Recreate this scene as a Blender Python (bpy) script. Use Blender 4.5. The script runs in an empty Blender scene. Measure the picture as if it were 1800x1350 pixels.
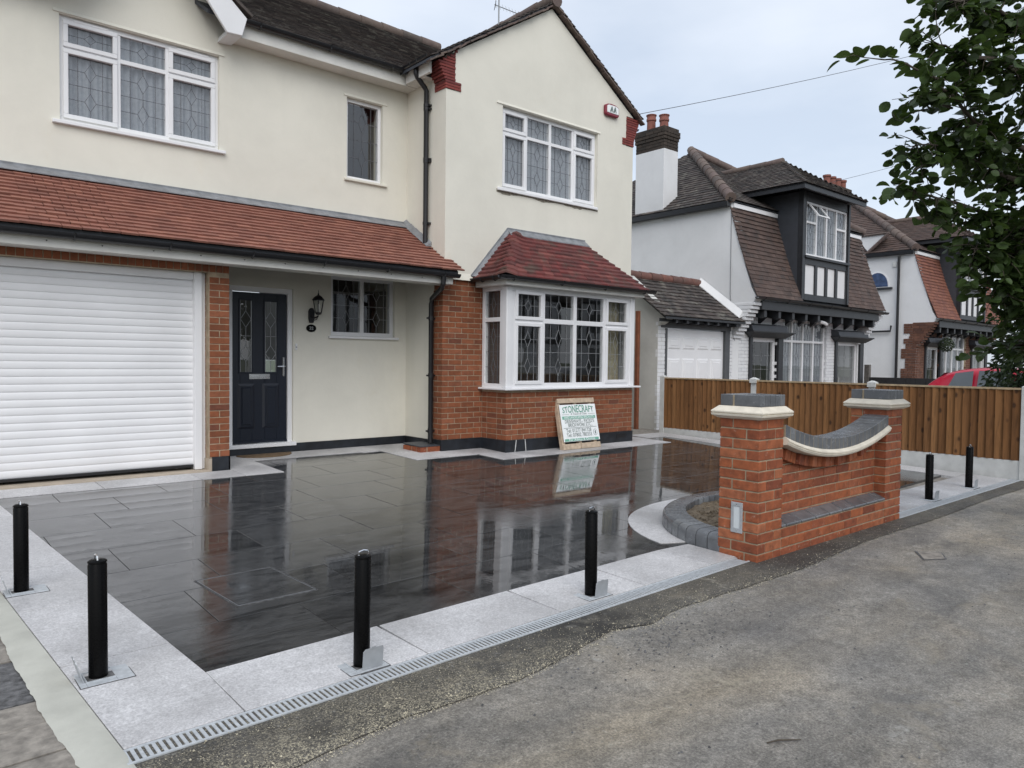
import bpy, bmesh, math, random
from mathutils import Vector, Matrix
R = random.Random(7)
sc = bpy.context.scene
COL = sc.collection
# ------------------------------------------------------------------ camera, world, sun, exposure
cam = bpy.data.objects.new('camera', bpy.data.cameras.new('camera'))
COL.objects.link(cam)
_r = Vector((0.75939867, -0.650528, 0.01126893)); _u = Vector((0.01205256, 0.0313826, 0.99943477)); _f = Vector((0.65051395, 0.75883362, -0.03167243))
_m = Matrix((_r, _u, -_f)).transposed().to_4x4(); _m.translation = (0, 0, 1.42)
cam.matrix_world = _m
cam.data.sensor_width = 36.0; cam.data.lens = 36.0 * 1296.5 / 1800
cam.data.clip_start = 0.05; cam.data.clip_end = 2000
sc.camera = cam
CAM = Vector((0, 0, 1.42))
w = bpy.data.worlds.new('World'); sc.world = w; w.use_nodes = True
nt = w.node_tree; nt.nodes.clear()
out = nt.nodes.new('ShaderNodeOutputWorld'); add = nt.nodes.new('ShaderNodeAddShader')
b1 = nt.nodes.new('ShaderNodeBackground'); b2 = nt.nodes.new('ShaderNodeBackground')
sky = nt.nodes.new('ShaderNodeTexSky'); sky.sky_type = 'NISHITA'; sky.sun_disc = False
SUN_EL, SUN_AZ = math.radians(45), math.radians(212)       # azimuth clockwise from +Y: the sun stands behind and left of the camera
sky.sun_elevation = SUN_EL; sky.sun_rotation = SUN_AZ; sky.dust_density = 3
b1.inputs[1].default_value = 0.05
tcn = nt.nodes.new('ShaderNodeTexCoord'); cn = nt.nodes.new('ShaderNodeTexNoise'); cr = nt.nodes.new('ShaderNodeValToRGB')
cmp_ = nt.nodes.new('ShaderNodeMapping'); cmp_.inputs['Scale'].default_value = (1.0, 1.0, 2.4)
cn.inputs['Scale'].default_value = 2.6; cn.inputs['Detail'].default_value = 5; cn.inputs['Roughness'].default_value = .5
cr.color_ramp.elements[0].position = .34; cr.color_ramp.elements[0].color = (.56, .62, .705, 1)
cr.color_ramp.elements[1].position = .68; cr.color_ramp.elements[1].color = (.77, .81, .865, 1)
nt.links.new(tcn.outputs['Generated'], cmp_.inputs[0]); nt.links.new(cmp_.outputs[0], cn.inputs['Vector'])
nt.links.new(cn.outputs[0], cr.inputs[0]); nt.links.new(cr.outputs[0], b2.inputs[0]); b2.inputs[1].default_value = 1.0
nt.links.new(sky.outputs[0], b1.inputs[0]); nt.links.new(b1.outputs[0], add.inputs[0]); nt.links.new(b2.outputs[0], add.inputs[1])
nt.links.new(add.outputs[0], out.inputs[0])
sun = bpy.data.objects.new('sun', bpy.data.lights.new('sun', 'SUN')); COL.objects.link(sun)
sun.data.energy = 1.5; sun.data.angle = math.radians(50); sun.data.color = (1, .985, .96)
_d = Vector((math.sin(SUN_AZ) * math.cos(SUN_EL), math.cos(SUN_AZ) * math.cos(SUN_EL), math.sin(SUN_EL)))
sun.rotation_euler = _d.to_track_quat('Z', 'Y').to_euler(); sun.location = (0, -5, 12)
sc.view_settings.view_transform = 'Standard'; sc.view_settings.look = 'None'; sc.view_settings.exposure = 0.0; sc.view_settings.gamma = 1
sc.view_settings.use_curve_mapping = False
sc.render.engine = 'CYCLES'
sc.cycles.use_denoising = True; sc.cycles.max_bounces = 7; sc.cycles.transparent_max_bounces = 12; sc.cycles.glossy_bounces = 4; sc.cycles.transmission_bounces = 4
sc.cycles.sample_clamp_indirect = 6; sc.cycles.caustics_reflective = False; sc.cycles.caustics_refractive = False

# ------------------------------------------------------------------ helpers: objects
ORG = {}
def tag(o, label=None, cat=None, group=None, kind=None):
    if label: o['label'] = label
    if cat: o['category'] = cat
    if group: o['group'] = group
    if kind: o['kind'] = kind
    return o
def thing(name, loc, label, cat, group=None):
    o = bpy.data.objects.new(name, None); COL.objects.link(o); o.empty_display_size = .1
    o.location = loc; ORG[o] = Vector(loc)
    return tag(o, label, cat, group)
def link(name, me, parent=None, wloc=(0, 0, 0), rot=None):
    o = bpy.data.objects.new(name, me); COL.objects.link(o)
    wl = Vector(wloc); ORG[o] = wl
    if parent is not None: o.parent = parent; wl = wl - ORG[parent]
    if rot is not None: o.matrix_basis = Matrix.Translation(wl) @ rot.to_4x4()
    else: o.location = wl
    return o
class MB:
    def __init__(s, mp=None): s.v = []; s.f = []; s.mp = mp
    def add(s, vs, fs):
        n = len(s.v)
        s.v += [s.mp(*p) for p in vs] if s.mp else [tuple(p) for p in vs]
        s.f += [tuple(i + n for i in f) for f in fs]; return s
    def box(s, x0, x1, y0, y1, z0, z1):
        return s.add([(x0,y0,z0),(x1,y0,z0),(x1,y1,z0),(x0,y1,z0),(x0,y0,z1),(x1,y0,z1),(x1,y1,z1),(x0,y1,z1)],
                     [(0,3,2,1),(4,5,6,7),(0,1,5,4),(1,2,6,5),(2,3,7,6),(3,0,4,7)])
    def prism(s, poly, axis, a, b):
        n = len(poly)
        def P(p, t): return {'x': (t, p[0], p[1]), 'y': (p[0], t, p[1]), 'z': (p[0], p[1], t)}[axis]
        vs = [P(p, a) for p in poly] + [P(p, b) for p in poly]
        return s.add(vs, [tuple(range(n))[::-1], tuple(range(n, 2*n))] + [(i, (i+1) % n, n+(i+1) % n, n+i) for i in range(n)])
    def hexa(s, lo, hi):        # two quads of 4 points
        return s.add(list(lo) + list(hi), [(3,2,1,0),(4,5,6,7),(0,1,5,4),(1,2,6,5),(2,3,7,6),(3,0,4,7)])
    def tube(s, pts, r, n=8, caps=True):
        pts = [Vector(p) for p in pts]; rings = []
        rr = r if isinstance(r, (list, tuple)) else [r] * len(pts)
        for i, p in enumerate(pts):
            t = (pts[min(i+1, len(pts)-1)] - pts[max(i-1, 0)]).normalized()
            a = t.cross(Vector((0,0,1)) if abs(t.z) < .9 else Vector((1,0,0))).normalized(); b = t.cross(a)
            rings.append([p + (a*math.cos(k*2*math.pi/n) + b*math.sin(k*2*math.pi/n)) * rr[i] for k in range(n)])
        vs = [q for g in rings for q in g]; fs = []
        for i in range(len(pts)-1):
            for k in range(n): fs.append((i*n+k, i*n+(k+1) % n, (i+1)*n+(k+1) % n, (i+1)*n+k))
        if caps: fs += [tuple(range(n))[::-1], tuple((len(pts)-1)*n+k for k in range(n))]
        return s.add(vs, fs)
    def lathe(s, prof, c, n=20, sq=1.0):
        vs = []; fs = []
        for r, z in prof:
            for k in range(n): vs.append((c[0]+r*math.cos(2*math.pi*k/n), c[1]+r*sq*math.sin(2*math.pi*k/n), c[2]+z))
        for i in range(len(prof)-1):
            for k in range(n): fs.append((i*n+k, i*n+(k+1) % n, (i+1)*n+(k+1) % n, (i+1)*n+k))
        fs += [tuple(range(n))[::-1], tuple((len(prof)-1)*n+k for k in range(n))]
        return s.add(vs, fs)
    def quad(s, *p): return s.add(p, [tuple(range(len(p)))])
    def walls(s, u0, u1, v0, v1, n0, n1, holes=()):
        us = sorted({u0, u1, *[min(max(h[i], u0), u1) for h in holes for i in (0, 1)]})
        vs = sorted({v0, v1, *[min(max(h[i], v0), v1) for h in holes for i in (2, 3)]})
        for a, b in zip(us, us[1:]):
            run = None
            for c, d in zip(vs, vs[1:]):
                um, vm = (a+b)/2, (c+d)/2
                if any(h[0] < um < h[1] and h[2] < vm < h[3] for h in holes):
                    if run: s.box(a, b, n0, n1, run[0], run[1]); run = None
                else: run = (run[0] if run else c, d)
            if run: s.box(a, b, n0, n1, run[0], run[1])
        return s
    def mesh(s, name, mat, smooth=None, bevel=0, recalc=True):
        me = bpy.data.meshes.new(name); me.from_pydata(s.v, [], s.f)
        if recalc or bevel:
            bm = bmesh.new(); bm.from_mesh(me)
            bmesh.ops.recalc_face_normals(bm, faces=bm.faces)
            if bevel: bmesh.ops.bevel(bm, geom=list(bm.edges), offset=bevel, segments=1, affect='EDGES', clamp_overlap=True)
            bm.to_mesh(me); bm.free()
        if mat: me.materials.append(mat)
        if smooth is not None: me.shade_smooth(); me.set_sharp_from_angle(angle=math.radians(smooth))
        return me
    def build(s, name, mat, parent=None, smooth=None, bevel=0):
        return link(name, s.mesh(name, mat, smooth, bevel), parent)
def front(Y):                 # u = X, n = out of the wall (towards -Y), v = Z
    return lambda u, n, v: (u, Y - n, v)
def leftside(X, Y0):          # facing -X: u runs from Y0 towards -Y
    return lambda u, n, v: (X - n, Y0 - u, v)

# ------------------------------------------------------------------ helpers: materials
def newmat(name):
    m = bpy.data.materials.new(name); m.use_nodes = True; nt = m.node_tree; nt.nodes.clear()
    o = nt.nodes.new('ShaderNodeOutputMaterial'); p = nt.nodes.new('ShaderNodeBsdfPrincipled'); nt.links.new(p.outputs[0], o.inputs[0])
    return m, nt, p
def N(nt, t, **k):
    n = nt.nodes.new('ShaderNode' + t)
    for a, b in k.items(): setattr(n, a, b)
    return n
def coords(nt, kind, scale=(1, 1, 1), rnd=False):
    if kind == 'world': src = N(nt, 'NewGeometry').outputs['Position']
    else: src = N(nt, 'TexCoord').outputs['Object']
    mp = N(nt, 'Mapping'); mp.inputs['Scale'].default_value = scale; nt.links.new(src, mp.inputs[0])
    if rnd:
        oi = N(nt, 'ObjectInfo'); mm = N(nt, 'Math', operation='MULTIPLY'); mm.inputs[1].default_value = 37.0
        nt.links.new(oi.outputs['Random'], mm.inputs[0]); nt.links.new(mm.outputs[0], mp.inputs['Location'])
    return mp.outputs[0]
def noise(nt, vec, scale, detail=4, rough=.55, dist=0):
    n = N(nt, 'TexNoise'); n.inputs['Scale'].default_value = scale; n.inputs['Detail'].default_value = detail
    n.inputs['Roughness'].default_value = rough; n.inputs['Distortion'].default_value = dist
    nt.links.new(vec, n.inputs['Vector']); return n.outputs[0]
def ramp(nt, fac, stops, interp='LINEAR'):
    r = N(nt, 'ValToRGB'); r.color_ramp.interpolation = interp; e = r.color_ramp.elements
    while len(e) < len(stops): e.new(.5)
    for x, (p, c) in zip(e, stops):
        x.position = p; x.color = (*c, 1) if isinstance(c, tuple) else (c, c, c, 1)
    nt.links.new(fac, r.inputs[0]); return r.outputs[0]
def mixc(nt, fac, a, b, mode='MIX'):
    m = N(nt, 'Mix', data_type='RGBA', blend_type=mode)
    for i, x in ((0, fac), (6, a), (7, b)):
        if isinstance(x, (int, float)): m.inputs[i].default_value = x
        elif isinstance(x, tuple): m.inputs[i].default_value = (*x, 1)
        else: nt.links.new(x, m.inputs[i])
    return m.outputs[2]
def math_(nt, op, a, b=0.0):
    m = N(nt, 'Math', operation=op)
    for i, x in ((0, a), (1, b)):
        if isinstance(x, (int, float)): m.inputs[i].default_value = x
        else: nt.links.new(x, m.inputs[i])
    return m.outputs[0]
def bump(nt, p, h, strength, dist=.01):
    b = N(nt, 'Bump'); b.inputs['Strength'].default_value = strength; b.inputs['Distance'].default_value = dist
    nt.links.new(h, b.inputs['Height']); nt.links.new(b.outputs[0], p.inputs['Normal'])
def piece_random(nt):          # one random number per object and per loose piece
    oi = N(nt, 'ObjectInfo').outputs['Random']; isl = N(nt, 'NewGeometry').outputs['Random Per Island']
    return math_(nt, 'FRACT', math_(nt, 'ADD', oi, isl))
def setp(p, **k):
    for a, b in k.items():
        a = {'base': 'Base Color', 'rough': 'Roughness', 'metal': 'Metallic', 'spec': 'Specular IOR Level', 'coat': 'Coat Weight', 'ior': 'IOR', 'trans': 'Transmission Weight'}[a]
        p.inputs[a].default_value = (*b, 1) if isinstance(b, tuple) else b
def plain(name, base, rough=.5, var=.12, scale=6, bs=.15, kind='world', metal=0, fine=60, spec=.5):
    m, nt, p = newmat(name); setp(p, rough=rough, metal=metal, spec=spec)
    v = coords(nt, kind); n1 = noise(nt, v, scale, 5); n2 = noise(nt, v, fine, 3)
    lo = tuple(c*(1-var) for c in base); hi = tuple(min(1, c*(1+var)) for c in base)
    c = ramp(nt, n1, [(.3, lo), (.7, hi)]); nt.links.new(c, p.inputs['Base Color'])
    nt.links.new(ramp(nt, n2, [(.2, max(0, rough-.07)), (.8, min(1, rough+.07))]), p.inputs['Roughness'])
    bump(nt, p, n2, bs, .003); return m
def pieces_mat(name, cols, rough=.7, scale=14, bs=.3, stain=None, spec=.4, dist=.004, nstretch=(1, 1, 1), blot=.35):
    m, nt, p = newmat(name); setp(p, rough=rough, spec=spec)
    rnd = piece_random(nt); c = ramp(nt, rnd, [(i/(len(cols)-1), q) for i, q in enumerate(cols)])
    v = coords(nt, 'world', nstretch); n1 = noise(nt, v, scale, 5, .6); n2 = noise(nt, v, scale*6, 3)
    c = mixc(nt, 1.0, c, ramp(nt, n1, [(.25, 1-blot), (.7, 1+blot*.25)]), 'MULTIPLY')
    if stain:
        n3 = noise(nt, coords(nt, 'world'), stain[2], 5, .65); c = mixc(nt, ramp(nt, n3, [(stain[3], 0.0), (stain[3]+.14, stain[1])]), c, stain[0])
    nt.links.new(c, p.inputs['Base Color'])
    nt.links.new(ramp(nt, n1, [(.2, rough-.12), (.8, min(1, rough+.1))]), p.inputs['Roughness'])
    bump(nt, p, math_(nt, 'ADD', n1, math_(nt, 'MULTIPLY', n2, .6)), bs, dist); return m

M = {}
def render_mat(name, base, dirt=.1):
    m, nt, p = newmat(name); setp(p, rough=.88, spec=.2)
    v = coords(nt, 'world'); big = noise(nt, v, .8, 7, .65, .3); streak = noise(nt, coords(nt, 'world', (2.6, 2.6, .22)), 1.5, 5, .55); patch = noise(nt, v, 2.3, 6, .7); fine = noise(nt, v, 120, 2); trow = noise(nt, v, 5, 5, .65, .4)
    c = ramp(nt, big, [(.32, tuple(x*(1-dirt) for x in base)), (.62, base)])
    c = mixc(nt, ramp(nt, streak, [(.52, 0.0), (.78, .16)]), c, tuple(x*.78 for x in base))
    c = mixc(nt, ramp(nt, patch, [(.60, 0.0), (.72, .16)]), c, (base[0]*.86, base[1]*.80, base[2]*.70))
    nt.links.new(c, p.inputs['Base Color'])
    bump(nt, p, math_(nt, 'ADD', math_(nt, 'MULTIPLY', fine, .22), trow), .28, .012); return m
M['cream'] = render_mat('cream_render', (.755, .735, .652))
M['white_render'] = render_mat('white_painted_render', (.74, .75, .76), .12)
M['grey_render'] = render_mat('grey_render', (.64, .64, .61), .25)
M['upvc'] = plain('white_upvc', (.78, .785, .80), .35, .05, 1.5, .0)
M['upvc_dull'] = plain('white_fascia', (.68, .67, .63), .4, .08, 4, .04)
M['lead'] = plain('lead_flashing', (.20, .21, .225), .5, .25, 9, .3)
M['came'] = plain('lead_came', (.13, .135, .15), .5, .1, 9, .1)
M['came_light'] = plain('lead_came_grey', (.27, .28, .29), .45, .1, 9, .1)
M['brick'] = pieces_mat('red_brick', [(.22, .062, .030), (.37, .110, .042), (.29, .084, .040), (.40, .14, .065), (.33, .098, .04), (.25, .07, .032)], .78, 16, .5, ((.52, .34, .26), .6, 24, .61), dist=.006, blot=.5)
M['brick_house'] = pieces_mat('house_red_brick', [(.19, .064, .030), (.28, .092, .040), (.23, .078, .036), (.31, .11, .054), (.165, .058, .034)], .85, 16, .5, ((.40, .25, .17), .4, 22, .66), dist=.006)
M['old_brick'] = pieces_mat('old_brown_brick', [(.12, .055, .036), (.16, .075, .048), (.135, .065, .045), (.19, .09, .06), (.09, .045, .034)], .85, 16, .5)
M['mortar'] = plain('lime_mortar', (.34, .28, .195), .95, .2, 14, .6, fine=90)
M['mortar_house'] = plain('house_mortar', (.36, .285, .20), .95, .25, 14, .6, fine=90)
M['blue_brick'] = pieces_mat('blue_engineering_brick', [(.11, .118, .130), (.15, .16, .172), (.13, .138, .15), (.18, .19, .20)], .24, 12, .12, spec=.65)
M['stone'] = plain('cream_cast_stone', (.70, .65, .55), .8, .1, 12, .25)
M['black'] = plain('black_plastic', (.012, .012, .014), .32, .1, 9, .03)
M['blackgloss'] = plain('black_gloss_paint', (.003, .003, .0032), .28, .1, 9, .02, spec=.10)
M['plinth'] = plain('black_bitumen_paint', (.013, .016, .021), .45, .5, 7, .4, fine=30)
M['navy'] = plain('navy_door_skin', (.006, .010, .020), .36, .1, 40, .08)
M['chrome'] = plain('polished_steel', (.75, .76, .78), .18, .03, 9, .02, metal=1)
M['galv'] = plain('galvanised_steel', (.50, .53, .555), .5, .14, 40, .12, metal=.25)
M['flap'] = plain('dull_steel_plate', (.46, .48, .50), .45, .1, 20, .08, metal=.5)
M['orange_tile'] = pieces_mat('orange_clay_tile', [(.25, .106, .078), (.30, .133, .098), (.265, .112, .082), (.33, .148, .105), (.225, .098, .074), (.285, .122, .088)], .72, 9, .25, ((.20, .09, .07), .55, 2.2, .6), blot=.25)
M['red_tile'] = pieces_mat('red_clay_tile', [(.125, .026, .024), (.165, .036, .032), (.105, .028, .026), (.20, .060, .050), (.085, .028, .025), (.15, .032, .03)], .7, 9, .35, ((.075, .060, .045), .7, 3.4, .54), blot=.45)
M['dark_tile'] = pieces_mat('weathered_brown_tile', [(.045, .037, .035), (.078, .062, .056), (.06, .05, .047), (.115, .096, .085), (.036, .032, .031), (.09, .08, .075)], .85, 9, .5, ((.17, .165, .14), .75, 4.5, .54), blot=.5)
M['brown_tile'] = pieces_mat('brown_clay_tile', [(.075, .052, .045), (.105, .070, .058), (.09, .062, .055), (.125, .088, .074), (.065, .05, .046)], .85, 9, .5, ((.05, .04, .036), .7, 3.2, .55))
M['russet_tile'] = pieces_mat('russet_clay_tile', [(.19, .075, .05), (.24, .10, .065), (.21, .085, .06), (.17, .07, .055)], .85, 9, .4, ((.07, .05, .04), .5, 3, .62))
M['ridge'] = pieces_mat('weathered_ridge_tile', [(.13, .10, .085), (.17, .13, .11), (.15, .11, .10), (.11, .09, .08)], .9, 10, .5, ((.23, .22, .18), .6, 8, .6))
M['redridge'] = pieces_mat('red_ridge_tile', [(.17, .085, .07), (.13, .075, .065), (.20, .09, .07)], .85, 10, .5, ((.10, .08, .07), .7, 8, .55))
M['white_brick'] = pieces_mat('white_painted_brick', [(.72, .73, .75), (.76, .77, .78), (.69, .70, .72)], .7, 10, .35, blot=.1)
M['white_joint'] = plain('white_painted_joint', (.55, .56, .58), .85, .1, 9, .3)
M['soot_brick'] = pieces_mat('soot_dark_brick', [(.045, .035, .028), (.065, .05, .04), (.035, .03, .026)], .9, 10, .5)
M['terracotta'] = plain('terracotta_pot', (.22, .085, .065), .85, .2, 9, .3)
M['black_timber'] = plain('black_painted_timber', (.022, .024, .028), .45, .2, 12, .2)
M['slate_board'] = plain('slate_grey_board', (.045, .050, .060), .5, .12, 6, .12)
M['post_concrete'] = plain('pale_concrete', (.56, .57, .56), .9, .12, 7, .4)
M['haunch'] = plain('fresh_mortar_haunching', (.45, .45, .40), .92, .12, 5, .5, fine=40)
M['tan_screed'] = plain('tan_threshold_screed', (.40, .34, .27), .9, .15, 8, .4)
M['rusty'] = plain('stained_timber_post', (.20, .065, .03), .7, .25, 10, .3)
M['pallet'] = plain('pale_pallet_timber', (.48, .38, .28), .8, .25, 16, .4)
M['sign_white'] = plain('sign_board_white', (.83, .86, .86), .35, .02, 4, .03)
M['sign_green'] = plain('sign_green_print', (.10, .30, .22), .4, .05, 4, .02)
M['sign_grey'] = plain('sign_grey_print', (.13, .165, .155), .4, .05, 4, .02)
M['sign_mint'] = plain('sign_green_band', (.16, .40, .30), .4, .05, 4, .02)
M['maroon'] = plain('maroon_plastic', (.20, .012, .03), .35, .05, 4, .03)
M['mat'] = plain('coir_mat', (.15, .10, .055), .95, .35, 30, .9, fine=200)
M['room'] = plain('dim_room', (.10, .095, .09), .9, .2, 2, .1)
M['net'] = None
M['curtain'] = plain('beige_curtain', (.40, .36, .26), .9, .25, 8, .2)
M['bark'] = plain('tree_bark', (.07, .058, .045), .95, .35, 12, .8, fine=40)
M['statue'] = plain('white_ornament', (.6, .6, .58), .5, .05, 4, .05)
M['cable'] = plain('overhead_cable', (.05, .05, .055), .6, .05, 4, .02)
M['alu'] = plain('aerial_metal', (.22, .23, .24), .4, .1, 9, .02, metal=.5)
M['soil'] = plain('planting_soil', (.16, .125, .085), .95, .45, 22, 1.0, fine=70)
M['moss_ball'] = plain('topiary_green', (.028, .045, .02), .9, .4, 30, 1, fine=90)
M['dark_fence'] = plain('dark_stained_fence', (.02, .02, .022), .7, .3, 14, .3)
M['grey_post'] = plain('weathered_grey_post', (.12, .11, .10), .85, .3, 14, .4)
M['carred'] = plain('red_car_paint', (.48, .018, .045), .22, .03, 4, .0)
M['cargrey'] = plain('silver_car_paint', (.30, .31, .33), .25, .03, 4, .0)
M['tyre'] = plain('tyre_rubber', (.02, .02, .02), .8, .1, 9, .2)
M['lamp_red'] = plain('red_lamp_lens', (.35, .01, .01), .2, .05, 9, .0)
def net_mat():
    m, nt, p = newmat('net_curtain'); setp(p, rough=.9, spec=.1); p.inputs['Base Color'].default_value = (.38, .40, .44, 1)
    o = nt.nodes['Material Output'] if 'Material Output' in nt.nodes else [n for n in nt.nodes if n.type == 'OUTPUT_MATERIAL'][0]
    tr = N(nt, 'BsdfTransparent'); mx = N(nt, 'MixShader')
    v = coords(nt, 'world', (1, 1, 1)); n1 = noise(nt, v, 26, 3)
    nt.links.new(ramp(nt, n1, [(.3, .04), (.7, .22)]), mx.inputs[0])
    nt.links.new(p.outputs[0], mx.inputs[1]); nt.links.new(tr.outputs[0], mx.inputs[2]); nt.links.new(mx.outputs[0], o.inputs[0]); return m
M['net'] = net_mat()
def glass_mat(name, tint, ior, rough=0.0, wob=.012):
    m, nt, p = newmat(name); nt.nodes.remove(p); o = [n for n in nt.nodes if n.type == 'OUTPUT_MATERIAL'][0]
    tr = N(nt, 'BsdfTransparent'); tr.inputs[0].default_value = (*tint, 1); gl = N(nt, 'BsdfGlossy'); gl.inputs['Roughness'].default_value = rough
    ge = N(nt, 'NewGeometry'); dt = N(nt, 'VectorMath', operation='DOT_PRODUCT'); nt.links.new(ge.outputs['Normal'], dt.inputs[0]); nt.links.new(ge.outputs['Incoming'], dt.inputs[1])
    om = math_(nt, 'SUBTRACT', 1.0, math_(nt, 'ABSOLUTE', dt.outputs['Value'])); f0 = ((ior-1)/(ior+1))**2
    fr = math_(nt, 'ADD', math_(nt, 'MULTIPLY', math_(nt, 'POWER', om, 5.0), 1-f0), f0); mx = N(nt, 'MixShader')
    v = coords(nt, 'world'); b = N(nt, 'Bump'); b.inputs['Strength'].default_value = wob; b.inputs['Distance'].default_value = .05
    nt.links.new(noise(nt, v, 2.2, 2), b.inputs['Height']); nt.links.new(b.outputs[0], gl.inputs['Normal'])
    nt.links.new(fr, mx.inputs[0]); nt.links.new(tr.outputs[0], mx.inputs[1]); nt.links.new(gl.outputs[0], mx.inputs[2]); nt.links.new(mx.outputs[0], o.inputs[0]); return m
M['glass'] = glass_mat('window_glass', (.90, .92, .92), 2.1)
M['carglass'] = plain('dark_car_glass', (.09, .105, .115), .06, .05, 4, .0, spec=.8)
def slate_mat():
    m, nt, p = newmat('wet_slate_porcelain'); setp(p, spec=.5, ior=1.68)
    v = coords(nt, 'world', (.5, 1.7, 1), True); rnd = piece_random(nt)
    st = noise(nt, v, 2.4, 9, .68, 1.0); fn = noise(nt, v, 16, 7, .7, .5); wv = coords(nt, 'world'); wet = noise(nt, wv, .85, 6, .62, .4); wet2 = noise(nt, wv, 6, 5, .65); rip = noise(nt, coords(nt, 'world', (1, .55, 1)), 24, 3, .5)
    c = ramp(nt, st, [(.26, (.0105, .0108, .0112)), (.42, (.028, .0285, .029)), (.53, (.063, .0635, .064)), (.60, (.032, .0325, .033)), (.70, (.086, .0855, .083)), (.80, (.033, .033, .033))])
    c = mixc(nt, 1.0, c, ramp(nt, rnd, [(0, .84), (.5, 1.0), (1, 1.18)]), 'MULTIPLY')
    c = mixc(nt, ramp(nt, fn, [(.54, 0.0), (.68, .5)]), c, (.090, .092, .093))
    nt.links.new(c, p.inputs['Base Color'])
    pud = ramp(nt, wet, [(.47, 0.0), (.55, 1.0)])
    damp = math_(nt, 'ADD', ramp(nt, wet2, [(.3, .065), (.7, .135)]), math_(nt, 'MULTIPLY', rnd, .03))
    rg = N(nt, 'Mix', data_type='FLOAT'); nt.links.new(pud, rg.inputs[0]); rg.inputs[2].default_value = .018; nt.links.new(damp, rg.inputs[3]); nt.links.new(rg.outputs[0], p.inputs['Roughness'])
    b1_ = N(nt, 'Bump'); b1_.inputs['Distance'].default_value = .004; nt.links.new(ramp(nt, wet, [(.46, .008), (.56, .16)]), b1_.inputs['Strength']); nt.links.new(math_(nt, 'ADD', math_(nt, 'MULTIPLY', st, .3), fn), b1_.inputs['Height'])
    b2_ = N(nt, 'Bump'); b2_.inputs['Distance'].default_value = .004; b2_.inputs['Strength'].default_value = .05; nt.links.new(rip, b2_.inputs['Height']); nt.links.new(b1_.outputs[0], b2_.inputs['Normal']); nt.links.new(b2_.outputs[0], p.inputs['Normal']); return m
M['slate'] = slate_mat()
def granite_mat():
    m, nt, p = newmat('silver_granite'); setp(p, spec=.4)
    v = coords(nt, 'world'); rnd = piece_random(nt); f1 = noise(nt, v, 95, 4, .75); f2 = noise(nt, v, 28, 5, .7); big = noise(nt, v, 1.6, 5, .6)
    c = ramp(nt, f1, [(.30, (.385, .382, .388)), (.48, (.54, .536, .542)), (.64, (.68, .676, .682))])
    c = mixc(nt, 1.0, c, ramp(nt, f2, [(.3, .82), (.7, 1.08)]), 'MULTIPLY')
    c = mixc(nt, 1.0, c, ramp(nt, big, [(.35, .76), (.62, 1.03)]), 'MULTIPLY')
    c = mixc(nt, 1.0, c, ramp(nt, rnd, [(0, .88), (1, 1.03)]), 'MULTIPLY')
    nt.links.new(c, p.inputs['Base Color']); nt.links.new(ramp(nt, big, [(.38, .32), (.6, .62)]), p.inputs['Roughness']); bump(nt, p, f1, .18, .002); return m
M['granite'] = granite_mat()
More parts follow.
